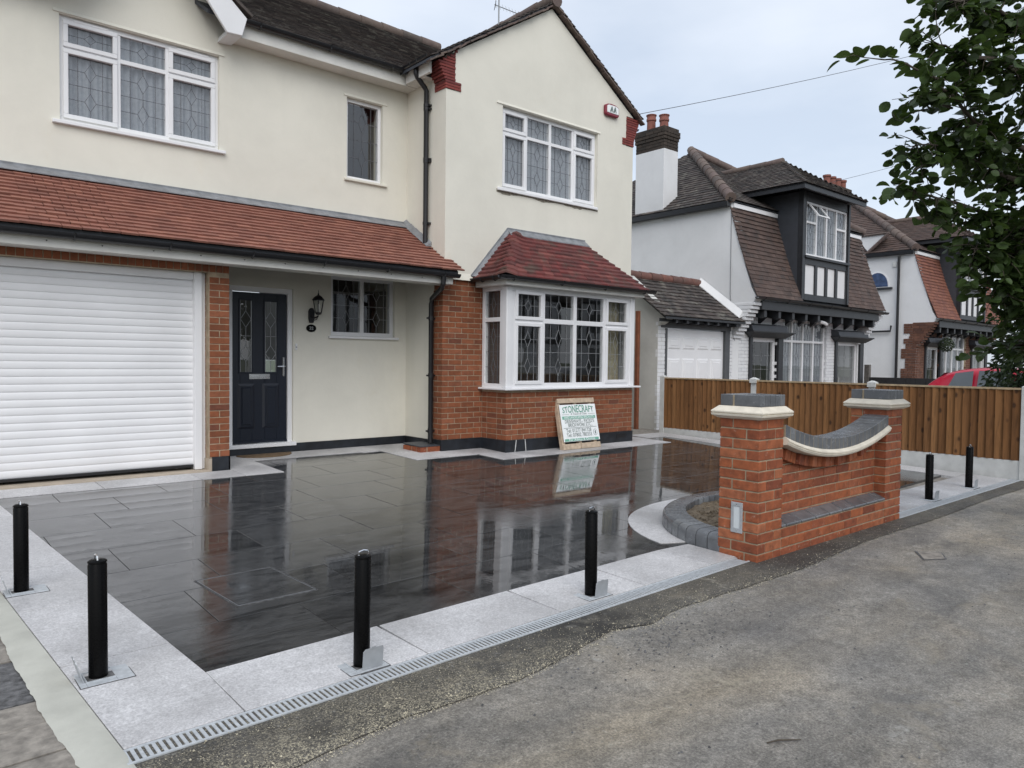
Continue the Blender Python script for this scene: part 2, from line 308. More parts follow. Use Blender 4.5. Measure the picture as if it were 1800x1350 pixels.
def tarmac_mat(name, cols, dust=0.0, edge=None):
    m, nt, p = newmat(name); setp(p, spec=.35)
    v = coords(nt, 'world'); grit = noise(nt, v, 105, 4, .85); g2 = noise(nt, v, 42, 4, .7); big = noise(nt, v, .8, 7, .62, .4); mid = noise(nt, coords(nt, 'world', (.45, 1.3, 1)), 2.2, 6, .65, .5)
    c = ramp(nt, big, [(.32, cols[0]), (.5, cols[1]), (.68, cols[2])])
    c = mixc(nt, 1.0, c, ramp(nt, grit, [(.30, .42), (.5, 1.0), (.70, 1.75)]), 'MULTIPLY')
    c = mixc(nt, 1.0, c, ramp(nt, mid, [(.3, .66), (.7, 1.22)]), 'MULTIPLY')
    c = mixc(nt, 1.0, c, ramp(nt, g2, [(.34, .82), (.5, 1.0), (.66, 1.2)]), 'MULTIPLY')
    c = mixc(nt, ramp(nt, noise(nt, v, 1.7, 8, .7, 1.2), [(.66, 0.0), (.72, .5)]), c, (.36, .35, .31))
    c = mixc(nt, 1.0, c, ramp(nt, noise(nt, v, 13, 5, .7), [(.3, .74), (.5, 1.0), (.7, 1.22)]), 'MULTIPLY')
    c = mixc(nt, ramp(nt, noise(nt, v, 48, 3, .6), [(.62, 0.0), (.70, .45)]), c, (.42, .41, .37))
    c = mixc(nt, ramp(nt, noise(nt, v, 55, 3, .6), [(.30, .55), (.37, 0.0)]), c, (.05, .05, .05))
    c = mixc(nt, math_(nt, 'MULTIPLY', ramp(nt, noise(nt, v, 5.5, 4, .55), [(.66, 0.0), (.70, 1.0)]), ramp(nt, noise(nt, v, 30, 4, .7), [(.42, 0.0), (.6, .55)])), c, (.45, .44, .40))
    # hairline cracks
    vo = N(nt, 'TexVoronoi', feature='DISTANCE_TO_EDGE'); vo.inputs['Scale'].default_value = .8
    vv = N(nt, 'VectorMath', operation='ADD'); vs = N(nt, 'VectorMath', operation='SCALE'); vs.inputs['Scale'].default_value = .35
    tn = N(nt, 'TexNoise'); tn.inputs['Scale'].default_value = 2.5; tn.inputs['Detail'].default_value = 5; nt.links.new(v, tn.inputs['Vector'])
    nt.links.new(tn.outputs['Color'], vs.inputs[0]); nt.links.new(v, vv.inputs[0]); nt.links.new(vs.outputs[0], vv.inputs[1]); nt.links.new(vv.outputs[0], vo.inputs['Vector'])
    crack = math_(nt, 'MULTIPLY', ramp(nt, vo.outputs['Distance'], [(.0, 1.0), (.006, 0.0)]), ramp(nt, big, [(.46, 0.0), (.60, .45)]))
    c = mixc(nt, crack, c, (.40, .37, .30))
    c = mixc(nt, ramp(nt, noise(nt, v, 1.3, 7, .7, .8), [(.56, 0.0), (.70, .55)]), c, (.105, .102, .098)); c = mixc(nt, ramp(nt, noise(nt, v, 2.1, 7, .72, .6), [(.58, 0.0), (.70, .5)]), c, (.33, .285, .21))
    band = noise(nt, coords(nt, 'world', (.10, 1.0, 1)), 1.5, 4, .5)
    c = mixc(nt, 1.0, c, ramp(nt, band, [(.36, (.84, .87, .92)), (.5, (1.0, 1.0, 1.0)), (.64, (1.10, 1.06, .98))]), 'MULTIPLY')
    if dust:
        sp = N(nt, 'SeparateXYZ'); nt.links.new(v, sp.inputs[0])
        d1 = ramp(nt, noise(nt, v, 110, 3, .9), [(.50, 0.0), (.57, 1.0)]); d2 = ramp(nt, noise(nt, v, 3.2, 6, .75), [(.34, .12), (.58, 1.0)])
        near = N(nt, 'MapRange'); near.inputs[1].default_value = 2.78; near.inputs[2].default_value = 2.5; near.inputs[3].default_value = .45; near.inputs[4].default_value = 1.0; nt.links.new(sp.outputs[1], near.inputs[0])
        far = N(nt, 'MapRange'); far.inputs[1].default_value = 1.6; far.inputs[2].default_value = 5.0; far.inputs[3].default_value = 1.0; far.inputs[4].default_value = .12; nt.links.new(sp.outputs[0], far.inputs[0])
        k = math_(nt, 'MULTIPLY', math_(nt, 'MULTIPLY', d1, d2), math_(nt, 'MULTIPLY', near.outputs[0], far.outputs[0]))
        gx = math_(nt, 'POWER', math_(nt, 'DIVIDE', math_(nt, 'SUBTRACT', sp.outputs[0], 2.95), .42), 2.0); wetk = math_(nt, 'MULTIPLY', math_(nt, 'POWER', 2.718, math_(nt, 'MULTIPLY', gx, -1.0)), ramp(nt, noise(nt, v, 6, 5, .7), [(.36, 0.0), (.52, 1.0)]))
        c = mixc(nt, math_(nt, 'MULTIPLY', wetk, .75), c, (.022, .021, .020)); k = math_(nt, 'MULTIPLY', k, math_(nt, 'SUBTRACT', 1.0, wetk))
        c = mixc(nt, math_(nt, 'MULTIPLY', k, dust), c, (.50, .45, .33))
    nt.links.new(c, p.inputs['Base Color']); nt.links.new(ramp(nt, big, [(.3, .55), (.7, .85)]), p.inputs['Roughness'])
    bump(nt, p, math_(nt, 'ADD', grit, math_(nt, 'MULTIPLY', g2, .8)), .8, .008); return m
M['pavement'] = tarmac_mat('old_grey_tarmac', [(.185, .176, .162), (.25, .232, .203), (.30, .265, .215)])
M['strip'] = tarmac_mat('dark_new_tarmac', [(.045, .043, .041), (.080, .075, .067), (.135, .122, .10)], 1.0)
M['road'] = tarmac_mat('road_asphalt', [(.05, .05, .052), (.06, .06, .06), (.075, .073, .07)])
M['setts'] = plain('worn_setts', (.235, .215, .188), .85, .4, 18, .9, fine=55)
M['setts_dark'] = plain('rough_dark_stone', (.10, .10, .102), .8, .6, 30, 1.0, fine=80)
M['verge'] = plain('distant_ground', (.07, .085, .045), .95, .3, 2, .3)
def wood_mat():
    m, nt, p = newmat('stained_featheredge'); setp(p, rough=.75, spec=.3)
    v = coords(nt, 'world', (9, 9, .7)); rnd = piece_random(nt); oi = N(nt, 'ObjectInfo')
    mv = N(nt, 'VectorMath', operation='ADD'); nt.links.new(v, mv.inputs[0]); cx = N(nt, 'CombineXYZ'); nt.links.new(math_(nt, 'MULTIPLY', oi.outputs['Random'], 50.0), cx.inputs[2]); nt.links.new(cx.outputs[0], mv.inputs[1])
    g = noise(nt, mv.outputs[0], 3.2, 6, .6, 1.2); kn = N(nt, 'TexVoronoi'); kn.inputs['Scale'].default_value = 1.15; km = N(nt, 'Mapping'); km.inputs['Scale'].default_value = (.75, .75, 6.0)
    nt.links.new(mv.outputs[0], km.inputs[0]); nt.links.new(km.outputs[0], kn.inputs['Vector'])
    c = ramp(nt, rnd, [(0, (.135, .060, .021)), (.3, (.185, .085, .031)), (.6, (.23, .11, .041)), (.8, (.155, .070, .026)), (1, (.27, .135, .054))])
    c = mixc(nt, 1.0, c, ramp(nt, g, [(.25, .55), (.6, 1.15)]), 'MULTIPLY')
    c = mixc(nt, ramp(nt, kn.outputs['Distance'], [(.10, .85), (.22, 0.0)]), c, (.025, .010, .005))
    nt.links.new(c, p.inputs['Base Color']); bump(nt, p, g, .3, .003); return m
M['fence'] = wood_mat()
def leaf_mat(name, a, b):
    m, nt, p = newmat(name); setp(p, rough=.5, spec=.35); rnd = piece_random(nt)
    c = ramp(nt, rnd, [(0, a), (.5, b), (.85, tuple(x*1.3 for x in b)), (1, tuple(x*1.5+.025 for x in b))]); c = mixc(nt, 1.0, c, ramp(nt, noise(nt, coords(nt, 'world'), 45, 3), [(.3, .75), (.7, 1.15)]), 'MULTIPLY')
    nt.links.new(c, p.inputs['Base Color'])
    o = [n for n in nt.nodes if n.type == 'OUTPUT_MATERIAL'][0]; tl = N(nt, 'BsdfTranslucent'); mx = N(nt, 'MixShader'); mx.inputs[0].default_value = .32
    nt.links.new(mixc(nt, .4, c, (.10, .16, .02)), tl.inputs[0]); nt.links.new(p.outputs[0], mx.inputs[1]); nt.links.new(tl.outputs[0], mx.inputs[2]); nt.links.new(mx.outputs[0], o.inputs[0]); return m
M['leaf'] = leaf_mat('broad_leaf', (.016, .030, .009), (.042, .074, .020))
M['needle'] = leaf_mat('evergreen_leaf', (.012, .022, .010), (.022, .040, .016))

# ------------------------------------------------------------------ helpers: many alike pieces
LIMIT = 300
MESHES = {}
def emit(pieces, name, parent, mat, limit=LIMIT, stuff_name=None, bevel=0):
    """pieces: (centre, rotation 3x3, mesh key, MB factory). The largest-looking ones become objects, the rest one mesh."""
    pieces = sorted(pieces, key=lambda q: (q[0] - CAM).length)
    for c, rot, key, fac in pieces[:limit]:
        k = (key, mat.name, bevel)
        if k not in MESHES: MESHES[k] = fac().mesh(name, mat, None, bevel)
        link(name, MESHES[k], parent, c, rot)
    if len(pieces) > limit:
        mb = MB()
        for c, rot, key, fac in pieces[limit:]:
            q = fac(); mb.add([c + (rot @ Vector(v) if rot else Vector(v)) for v in q.v], q.f)
        o = mb.build(stuff_name or name + '_field', mat, parent); o['kind'] = 'stuff'
ROT0 = Matrix.Identity(3)
def boxfac(sx, sy, sz):
    def f(): return MB().box(-sx/2, sx/2, -sy/2, sy/2, -sz/2, sz/2)
    return ('box', round(sx, 3), round(sy, 3), round(sz, 3)), f
def brick_at(out, x0, x1, y0, y1, z0, z1, jit=.0012):
    k, f = boxfac(x1-x0, y1-y0, z1-z0)
    rz = Matrix.Rotation(R.uniform(-.004, .004), 3, 'Z')
    out.append((Vector(((x0+x1)/2 + R.uniform(-jit, jit), (y0+y1)/2 + R.uniform(-jit, jit), (z0+z1)/2)), rz, k, f))
L_, H_, J_, CH, BH = .215, .1025, .01, .075, .065
def run(u0, u1, first):       # brick intervals from u0 to u1, the first of length first
    u = u0; ln = first; r = []
    while u < u1 - .02:
        b = min(u + ln, u1)
        if b - u > .03: r.append((u, b))
        u = b + J_; ln = L_
    return r
def cut(iv, holes, z0, z1):
    r = []
    for a, b in iv:
        segs = [(a, b)]
        for h in holes:
            if h[2] < z1 - .004 and h[3] > z0 + .004:
                n = []
                for p, q in segs:
                    if h[1] <= p or h[0] >= q: n.append((p, q))
                    else:
                        if h[0] - p > .03: n.append((p, h[0]))
                        if q - h[1] > .03: n.append((h[1], q))
                segs = n
        r += segs
    return r
def wall_x(out, x0, x1, Y, z0, n, holes=(), start=(L_, H_), depth=.09):     # face at Y looking -Y
    for i in range(n):
        z = z0 + i*CH
        for a, b in cut(run(x0, x1, start[i % 2]), holes, z, z+BH): brick_at(out, a, b, Y, Y+depth, z, z+BH)
def wall_left(out, X, y0, y1, z0, n, start=(H_, L_), depth=.09):            # face at X looking -X, first brick after the corner at y0
    for i in range(n):
        z = z0 + i*CH
        for a, b in run(y0 + (H_ if start[i % 2] == L_ else L_) + J_ if False else y0, y1, start[i % 2]): brick_at(out, X, X+depth, a, b, z, z+BH)
def tiles_plane(O, U, V, ulim, nrow, gauge, width, mat, parent, t=.012, limit=LIMIT, name='tile', keep=None, field='tile_field', curve=None):
    """tiles in rows on a plane: O origin at the eave, U along, V up the slope; ulim(v) -> (u0, u1)"""
    U = Vector(U).normalized(); V = Vector(V).normalized(); Nn = U.cross(V).normalized(); rot = Matrix((U, V, Nn)).transposed(); out = []
    if Nn.z < 0: Nn = -Nn; rot = Matrix((U, V, Nn)).transposed()
    for i in range(nrow):
        v = i*gauge; a, b = ulim(v); u = a - (width*.5 if i % 2 else 0) 
        while u < b - .01:
            p, q = max(u, a), min(u + width, b); u += width
            if q - p < .02 or (keep and not keep((p+q)/2, v)): continue
            wd = q - p - .003; ln = gauge*1.12; lift = curve(v) if curve else 0
            key = ('tile', round(wd, 2), round(ln, 3), t)
            def f(wd=round(wd, 2), ln=ln):
                m = MB(); m.hexa([(-wd/2, 0, .002), (wd/2, 0, .002), (wd/2, ln, -t*.9), (-wd/2, ln, -t*.9)], [(-wd/2, 0, t+.004), (wd/2, 0, t+.004), (wd/2, ln, 0), (-wd/2, ln, 0)]); return m
            rr = rot @ Matrix.Rotation(R.uniform(-.012, .012), 3, 'Z') @ Matrix.Rotation(R.uniform(-.012, .012), 3, 'Y')
            out.append((Vector(O) + U*((p+q)/2) + V*(v + R.uniform(-.003, .003)) + Nn*(R.uniform(0, .004) + lift), rr, key, f))
    emit(out, name, parent, mat, limit, field)
def ridge_run(p0, p1, r, ln, mat, parent, name='ridge_tile', seg=8):
    p0, p1 = Vector(p0), Vector(p1); d = (p1-p0); n = max(1, round(d.length/ln)); d /= n
    for i in range(n):
        mb = MB(); k = R.uniform(.96, 1.05); mb.tube([p0 + d*i, p0 + d*(i+.03), p0 + d*(i+1.01)], [r*1.06*k, r*1.06*k, r*.96], 10)
        mb.build(name, mat, parent, 50)

# ------------------------------------------------------------------ helpers: windows
def leadwork(mb, u0, u1, v0, v1, n, wd=.0055, tall=None):
    def seg(a, b):
        d = Vector((b[0]-a[0], b[1]-a[1])); L = d.length
        if L < 1e-4: return
        d /= L; p = Vector((-d.y, d.x))*wd/2
        q = [(a[0]+p.x, a[1]+p.y), (a[0]-p.x, a[1]-p.y), (b[0]-p.x, b[1]-p.y), (b[0]+p.x, b[1]+p.y)]
        mb.hexa([(x, n, y) for x, y in q], [(x, n+.004, y) for x, y in q])
    W, Hh = u1-u0, v1-v0; cu = (u0+u1)/2; tall = Hh > .62 if tall is None else tall
    for k in (.22, .78): seg((u0+W*k, v0), (u0+W*k, v1))
    cs = [v0+Hh*.27, v0+Hh*.76] if tall else [v0+Hh*.5]
    dv = min(Hh*.15, .14) if tall else Hh*.26; du = min(W*.13, .06); last = v0
    for c in cs:
        for a, b in (((cu, c-dv), (cu+du, c)), ((cu+du, c), (cu, c+dv)), ((cu, c+dv), (cu-du, c)), ((cu-du, c), (cu, c-dv))): seg(a, b)
        seg((u0, c), (cu-du, c)); seg((cu+du, c), (u1, c)); seg((cu, last), (cu, c-dv)); last = c+dv
    seg((cu, last), (cu, v1))
    if tall: seg((u0, v0+Hh*.515), (u1, v0+Hh*.515))
def window(parent, mp, u0, u1, v0, v1, cols, frame=.055, mull=.05, depth=.07, came='came', net=None, name='window', room=None, lead=True, mat='upvc', glass='glass', curt=None, sash_w=.05, rext=None):
    """cols: list of (width share, transom height or None, sash?)"""
    tot = sum(c[0] for c in cols); W = u1-u0-2*frame-mull*(len(cols)-1)
    fr = MB(mp); fr.box(u0, u1, -depth, 0, v0, v0+frame); fr.box(u0, u1, -depth, 0, v1-frame, v1)
    fr.box(u0, u0+frame, -depth, 0, v0+frame, v1-frame); fr.box(u1-frame, u1, -depth, 0, v0+frame, v1-frame)
    u = u0+frame; lights = []
    for i, (sh, tr, sash) in enumerate(cols):
        cw = W*sh/tot
        if i: fr.box(u-mull, u, -depth, -.002, v0+frame, v1-frame)
        if tr:
            fr.box(u, u+cw, -depth, -.003, tr-mull/2, tr+mull/2); lights += [(u, u+cw, v0+frame, tr-mull/2, sash), (u, u+cw, tr+mull/2, v1-frame, sash)]
        else: lights.append((u, u+cw, v0+frame, v1-frame, sash))
        u += cw+mull
    fo = fr.build(name, M[mat], parent, None, .004)
    for a, b, c, d, sash in lights:
        if sash:
            s = MB(mp); g = .016; e = sash_w
            A, B, Cc, D = a-g, b+g, c-g, d+g
            s.box(A, B, -.03, .018, Cc, Cc+e); s.box(A, B, -.03, .018, D-e, D); s.box(A, A+e, -.03, .018, Cc+e, D-e); s.box(B-e, B, -.03, .018, Cc+e, D-e)
            s.build('sash', M[mat], fo, None, .005); a, b, c, d = A+e, B-e, Cc+e, D-e
        pn = MB(mp); pn.quad((a, -.028, c), (b, -.028, c), (b, -.028, d), (a, -.028, d)); pn.build('pane', M[glass], fo)
        if lead:
            lm = MB(mp); leadwork(lm, a, b, c, d, -.026); lm.build('lead_came', M[came], fo)
    if net or curt:
        nm = MB(mp); n = max(8, int((u1-u0)/.012)); zt = v1-.02; 
        for (a, b, mt, off) in ([(u0+.03, u1-.03, 'net', -.085)] if net else []) + [(u0+.02, u0+.02+(u1-u0)*x, 'curtain', -.2) for x in ([curt[0]] if curt else [])] + [(u1-.02-(u1-u0)*x, u1-.02, 'curtain', -.2) for x in ([curt[1]] if curt else [])]:
            if b - a < .05: continue
            cm = MB(mp); k = max(6, int((b-a)/.012)); ph = R.random()*6
            pts = [(a+(b-a)*i/k, off+.018*math.sin(ph+i*.9)+.014*math.sin(i*.37+ph)) for i in range(k+1)]
            vs = [(x, y, v0+.03) for x, y in pts] + [(x, y, zt) for x, y in pts]
            cm.add(vs, [(i, i+1, k+2+i, k+1+i) for i in range(k)]); cm.build('net_curtain' if mt == 'net' else 'curtain', M[mt], fo, 60)
    if room:
        rm = MB(mp); dd = room; e = .35 if rext is None else rext
        rm.quad((u0-e, -dd, v0-e), (u1+e, -dd, v0-e), (u1+e, -dd, v1+e), (u0-e, -dd, v1+e)); rm.quad((u0-e, -.27, v0-e), (u0-e, -dd, v0-e), (u0-e, -dd, v1+e), (u0-e, -.27, v1+e))
        rm.quad((u1+e, -.27, v0-e), (u1+e, -dd, v0-e), (u1+e, -dd, v1+e), (u1+e, -.27, v1+e)); rm.quad((u0-e, -.27, v0-e), (u1+e, -.27, v0-e), (u1+e, -dd, v0-e), (u0-e, -dd, v0-e))
        rm.quad((u0-e, -.27, v1+e), (u1+e, -.27, v1+e), (u1+e, -dd, v1+e), (u0-e, -dd, v1+e)); rm.build('room_lining', M['room'], fo)
    return fo
def gutter(parent, p0, p1, r=.055, name='gutter', drop=.0):
    p0, p1 = Vector(p0), Vector(p1); d = (p1-p0).normalized(); s = d.cross(Vector((0, 0, 1))).normalized(); mb = MB(); n = 9; vs = []; fs = []
    for p in (p0, p1):
        for rr in (r, r-.006):
            for k in range(n): a = math.pi*k/(n-1); vs.append(p + s*math.cos(a)*rr - Vector((0, 0, 1))*math.sin(a)*rr)
    for k in range(n-1): fs += [(k, k+1, 2*n+k+1, 2*n+k), (n+k, 3*n+k, 3*n+k+1, n+k+1)]
    fs += [(0, 2*n, 3*n, n), (n-1, 2*n-1, 4*n-1, 3*n-1)] + [(k, n+k, n+k+1, k+1) for k in range(n-1)] + [(2*n+k, 2*n+k+1, 3*n+k+1, 3*n+k) for k in range(n-1)]
    mb.add(vs, fs); g = mb.build(name, M['black'], parent, 40)
    L = (p1-p0).length; k = max(1, int(L/.9))
    for i in range(k+1):
        c = p0 + d*(.25 + (L-.5)*i/max(1, k)); b = MB(); b.tube([c - s*(r+.004) + Vector((0,0,.004)), c - s*r*.75 - Vector((0,0,r*.75)), c - Vector((0,0,r+.006)), c + s*r*.75 - Vector((0,0,r*.75)), c + s*(r+.004)+ Vector((0,0,.004))], .011, 6); b.build('gutter_bracket', M['black'], g)
    return g
def G(y): return -0.01 + 0.027*(max(y, 2.83) - 2.83) if y >= 2.83 else -0.01 + 0.024*(y - 2.83)
# ================================================================== GROUND
def sheet(name, poly, mat, dz=0.0, kind='structure', parent=None, thick=None, zf=None, sub=None):
    zf = zf or G; mb = MB(); top = [(x, y, zf(y)+dz) for x, y in poly]
    if thick: mb.hexa([(x, y, z-thick) for x, y, z in top], top) if len(poly) == 4 else mb.add([(x, y, z-thick) for x, y, z in top] + top, [tuple(range(len(poly)))[::-1], tuple(range(len(poly), 2*len(poly)))] + [(i, (i+1) % len(poly), len(poly)+(i+1) % len(poly), len(poly)+i) for i in range(len(poly))])
    else: mb.quad(*top)
    o = mb.build(name, mat, parent)
    if kind and parent is None: o['kind'] = kind
    return o
g = MB(); g.quad((-400, -400, -.45), (600, -400, -.45), (600, 600, -.45), (-400, 600, -.45)); g.build('ground', M['verge'])['kind'] = 'structure'
pv = MB(); n = 26
pv.quad((-40, -1.55, G(-1.55)), (90, -1.55, G(-1.55)), (90, 2.86, G(2.86)-.003), (-40, 2.86, G(2.86)-.003)); pv.build('pavement', M['pavement'])['kind'] = 'structure'
rd = MB(); rd.quad((-60, -9.2, -.26), (110, -9.2, -.26), (110, -1.67, -.24), (-60, -1.67, -.24)); rd.build('road', M['road'])['kind'] = 'structure'
kb = MB(); x = -40
while x < 90: kb.box(x, x+.905, -1.67, -1.548, -.44, G(-1.55)+.004); x += .915
kb.build('road_kerb', M['post_concrete'])['kind'] = 'structure'
op = MB(); op.box(-60, 110, -12.5, -9.2, -.44, -.12); op.build('opposite_pavement', M['pavement'])['kind'] = 'structure'
dr = MB(); dr.add([(x, y, (G(y) if y < 9 else G(9))-.028) for x, y in [(-40, 2.84), (90, 2.84), (90, 9), (-40, 9), (-40, 30), (90, 30)]], [(0, 1, 2, 3), (3, 2, 5, 4)]); dr.build('bedding_mortar', M['setts'])['kind'] = 'structure'
# dark reinstatement strip with a ragged outer edge
st = MB(); pts = []; x = -.2
prof = [(-.3, 2.36), (.5, 2.40), (1.14, 2.42), (1.56, 2.49), (2.17, 2.47), (2.55, 2.52), (2.95, 2.60), (3.2, 2.52), (3.5, 2.58), (4.9, 2.57), (6.1, 2.62), (8.4, 2.63), (11.5, 2.66), (13, 2.7)]
def lerp(tab, x):
    for (a, b), (c, d) in zip(tab, tab[1:]):
        if a <= x <= c: return b + (d-b)*(x-a)/(c-a)
    return tab[-1][1]
while x < 12.4:
    y = lerp(prof, x) + R.uniform(-.006, .006) + .012*math.sin(x*2.3); pts.append((x, y)); x += R.uniform(.03, .07)
vs = [(a, b, G(b)+.004) for a, b in pts] + [(a, 2.9, G(2.83)+.002) for a, b in pts]; k = len(pts)
st.add(vs, [(i, i+1, k+i+1, k+i) for i in range(k-1)]); st.build('tarmac_strip', M['strip'])['kind'] = 'structure'
# loose grit along the strip
gm = MB()
for i in range(5200):
    x = abs(R.gauss(0, 2.2)) + .5 if R.random() < .75 else R.uniform(.6, 7)
    y = (lerp(prof, min(x, 12)) + abs(R.gauss(0, .06)) - .045) if R.random() < .6 else R.uniform(2.45, 2.82)
    if y > 2.82 or x > 9: continue
    s = R.uniform(.0010, .0028) * (2 if R.random() < .05 else 1); z = G(y)+.004; a = R.random()*6.28; c, q = math.cos(a)*s, math.sin(a)*s
    gm.add([(x+c, y+q, z), (x-q, y+c, z), (x-c, y-q, z), (x+q, y-c, z), (x, y, z+s*1.2)], [(0, 1, 4), (1, 2, 4), (2, 3, 4), (3, 0, 4)])
o = gm.build('cement_grit', plain('pale_cement_grit', (.45, .41, .31), .95, .3, 60, .3)); o['kind'] = 'stuff'
gm = MB()
for i in range(420):
    if R.random() < .5: x = R.gauss(3.1, .35); y = R.gauss(2.38, .12)
    else: x = R.uniform(1.2, 9); y = R.uniform(.4, 2.4)
    s = R.uniform(.0025, .008); z = G(y); a = R.random()*6.28; c, q = math.cos(a)*s, math.sin(a)*s
    if y > 2.62: continue
    gm.add([(x+c, y+q, z), (x-q, y+c*.8, z), (x-c, y-q, z), (x+q*1.3, y-c, z), (x+s*.2, y, z+s*.9)], [(0, 1, 4), (1, 2, 4), (2, 3, 4), (3, 0, 4)])
o = gm.build('tarmac_crumbs', M['setts_dark']); o['kind'] = 'stuff'
cm_ = MB()
for i in range(9000):
    y = 2.6 - 2.4*R.random()**1.3; x = R.uniform(max(-.2, .2*y), 1.0+3.2*y+2.5*R.random())
    if y > lerp(prof, max(0, min(x, 12)))-.01 or x > 11: continue
    s = R.uniform(.0012, .0034) * (1.8 if R.random() < .05 else 1); z = G(y)-.0006; a = R.random()*6.28; c, q = math.cos(a)*s, math.sin(a)*s
    cm_.add([(x+c, y+q, z), (x-q*.8, y+c*.8, z), (x-c, y-q, z), (x+q, y-c, z), (x, y, z+s*.55)], [(0, 1, 4), (1, 2, 4), (2, 3, 4), (3, 0, 4)])
o = cm_.build('tarmac_chips', pieces_mat('pale_stone_chips', [(.16, .155, .14), (.34, .325, .29), (.24, .225, .195), (.42, .41, .38), (.09, .09, .088)], .9, 20, .2)); o['kind'] = 'stuff'
# small pavement access cover and a twig
t = thing('stopcock_cover', (6.05, 2.13, G(2.13)), 'small pale metal access cover set in the grey pavement near the brick wall', 'access cover')
sheet('lid', [(5.89, 2.13), (6.05, 2.045), (6.19, 2.12), (6.08, 2.25)], M['setts'], .004, parent=t, thick=.003)
sheet('rim', [(5.87, 2.13), (6.05, 2.03), (6.21, 2.12), (6.08, 2.27)], M['setts_dark'], .002, parent=t, thick=.002)
tw = MB(); tw.tube([(2.57, 1.47, G(1.47)+.006), (2.62, 1.45, G(1.45)+.009), (2.70, 1.40, G(1.4)+.006)], [.003, .004, .002], 5)
tag(tw.build('twig', M['bark']), 'thin brown twig lying on the grey tarmac pavement', 'twig')

# ------------------------------------------------------------------ driveway paving
def clip(poly, a, b, c):      # keep a*x+b*y+c >= 0
    r = []
    for i, p in enumerate(poly):
        q = poly[(i+1) % len(poly)]; dp = a*p[0]+b*p[1]+c; dq = a*q[0]+b*q[1]+c
        if dp >= 0: r.append(p)
        if dp*dq < 0: k = dp/(dp-dq); r.append((p[0]+(q[0]-p[0])*k, p[1]+(q[1]-p[1])*k))
    return r
def slab(poly, parent, mat, name, dz, thick=.03, tilt=.0):
    area = abs(sum(p[0]*q[1]-q[0]*p[1] for p, q in zip(poly, poly[1:]+poly[:1])))/2
    if len(poly) < 3 or area < .004: return
    cx = sum(p[0] for p in poly)/len(poly); cy = sum(p[1] for p in poly)/len(poly); tx, ty = R.uniform(-tilt, tilt), R.uniform(-tilt, tilt)
    k = len(poly); top = [(x-cx, y-cy, G(y)-G(cy)+dz+(x-cx)*tx+(y-cy)*ty) for x, y in poly]
    mb = MB().add([(x, y, z-thick) for x, y, z in top] + top, [tuple(range(k))[::-1], tuple(range(k, 2*k))] + [(i, (i+1) % k, k+(i+1) % k, k+i) for i in range(k)])
    return link(name, mb.mesh(name, mat, None, .0015), parent, (cx, cy, G(cy)))
def inleft(y): return 1.092 - .0745*(y-3.36)
def outleft(y): return .655 - .064*(y-2.9)
def infront(x): return 3.36 + .026*(x-1.09)
def indrain(x): return 2.90 + .024*(x-.66)
drive = bpy.data.objects.new('driveway', None); COL.objects.link(drive); drive.location = (5.5, 5.8, G(5.8)); ORG[drive] = Vector(drive.location); drive['kind'] = 'structure'
row = 0; y0 = 3.33
while y0 < 9.4:
    off = [-.2, -.65, -.38, -.8][row % 4]; x0 = .2 + off
    while x0 < 10.6:
        a = .0022; P = [(x0+a, y0+a), (x0+.9-a, y0+a), (x0+.9-a, y0+.6-a), (x0+a, y0+.6-a)]
        P = [(x, y + .026*(x-1.09)) for x, y in P]
        P = clip(P, 1, .0745, -(1.092+.0745*3.36)+.06) if P else P
        if len(P) > 2: P = clip(P, -.026, 1, -(3.36-.026*1.09)+.06)
        if len(P) > 2: P = clip(P, -1, 0, 10.42)
        if len(P) > 2: P = clip(P, 0, -1, 9.3)
        if len(P) > 2:
            cx = sum(p[0] for p in P)/len(P); cy = sum(p[1] for p in P)/len(P)
            hid = (cy > 8.3 and cx < 3.0) or (cy > 8.5 and cx > 6.1) or (6.9 < cx < 9.1 and cy > 8.0) or (cy > 8.95 and cx > 5.2)
            if not hid: slab(P, drive, M['slate'], 'paving_slab', 0, .028, .0011)
        x0 += .9
    y0 += .6; row += 1
border = bpy.data.objects.new('granite_border', None); COL.objects.link(border); border.location = (2, 3.1, G(3.1)); ORG[border] = Vector(border.location); border['kind'] = 'structure'
def bslab(P): slab(P, border, M['granite'], 'border_slab', .006, .036, .0006)
e = .0032; ys = [2.905, 3.79, 4.66, 5.50, 6.335, 7.15, 7.975]
for a, b in zip(ys, ys[1:]):
    if a < 3: bslab([(outleft(a), indrain(.66)+e), (1.1-e, indrain(1.1)+e), (1.095-e, infront(1.09)), (inleft(b), b-e), (outleft(b), b-e)])
    else: bslab([(outleft(a), a+e), (inleft(a), a+e), (inleft(b), b-e), (outleft(b), b-e)])
xs = [1.1, 2.0, 2.92, 3.69, 4.445]
for a, b in zip(xs, xs[1:]): bslab([(a+e, indrain(a)+e), (b-e, indrain(b)+e), (b-e-.02, infront(b)), (a+e-.01, infront(a))])
bslab([(4.445+e, indrain(4.445)+e), (4.755, indrain(4.75)+e), (4.755, 3.42), (4.43, infront(4.44))])
xs = [7.21, 8.04, 8.93, 9.82, 10.77]
for a, b in zip(xs, xs[1:]): bslab([(a+e, 2.945), (b-e, 2.945), (b-e, 3.40), (a+e, 3.40)])
for a, b in zip([.76, 1.64, 2.56, 3.02], [1.64, 2.56, 3.02, 3.02]):
    if b > a: bslab([(a+e, 7.98), (b-e, 7.98), (b-e, 8.40), (a+e, 8.40)])
bslab([(3.02+e, 7.98), (3.46, 7.98), (3.46, 8.6-e), (3.02+e, 8.6-e)]); bslab([(3.02+e, 8.6+e), (3.46, 8.6+e), (3.46, 9.36), (3.02+e, 9.36)])
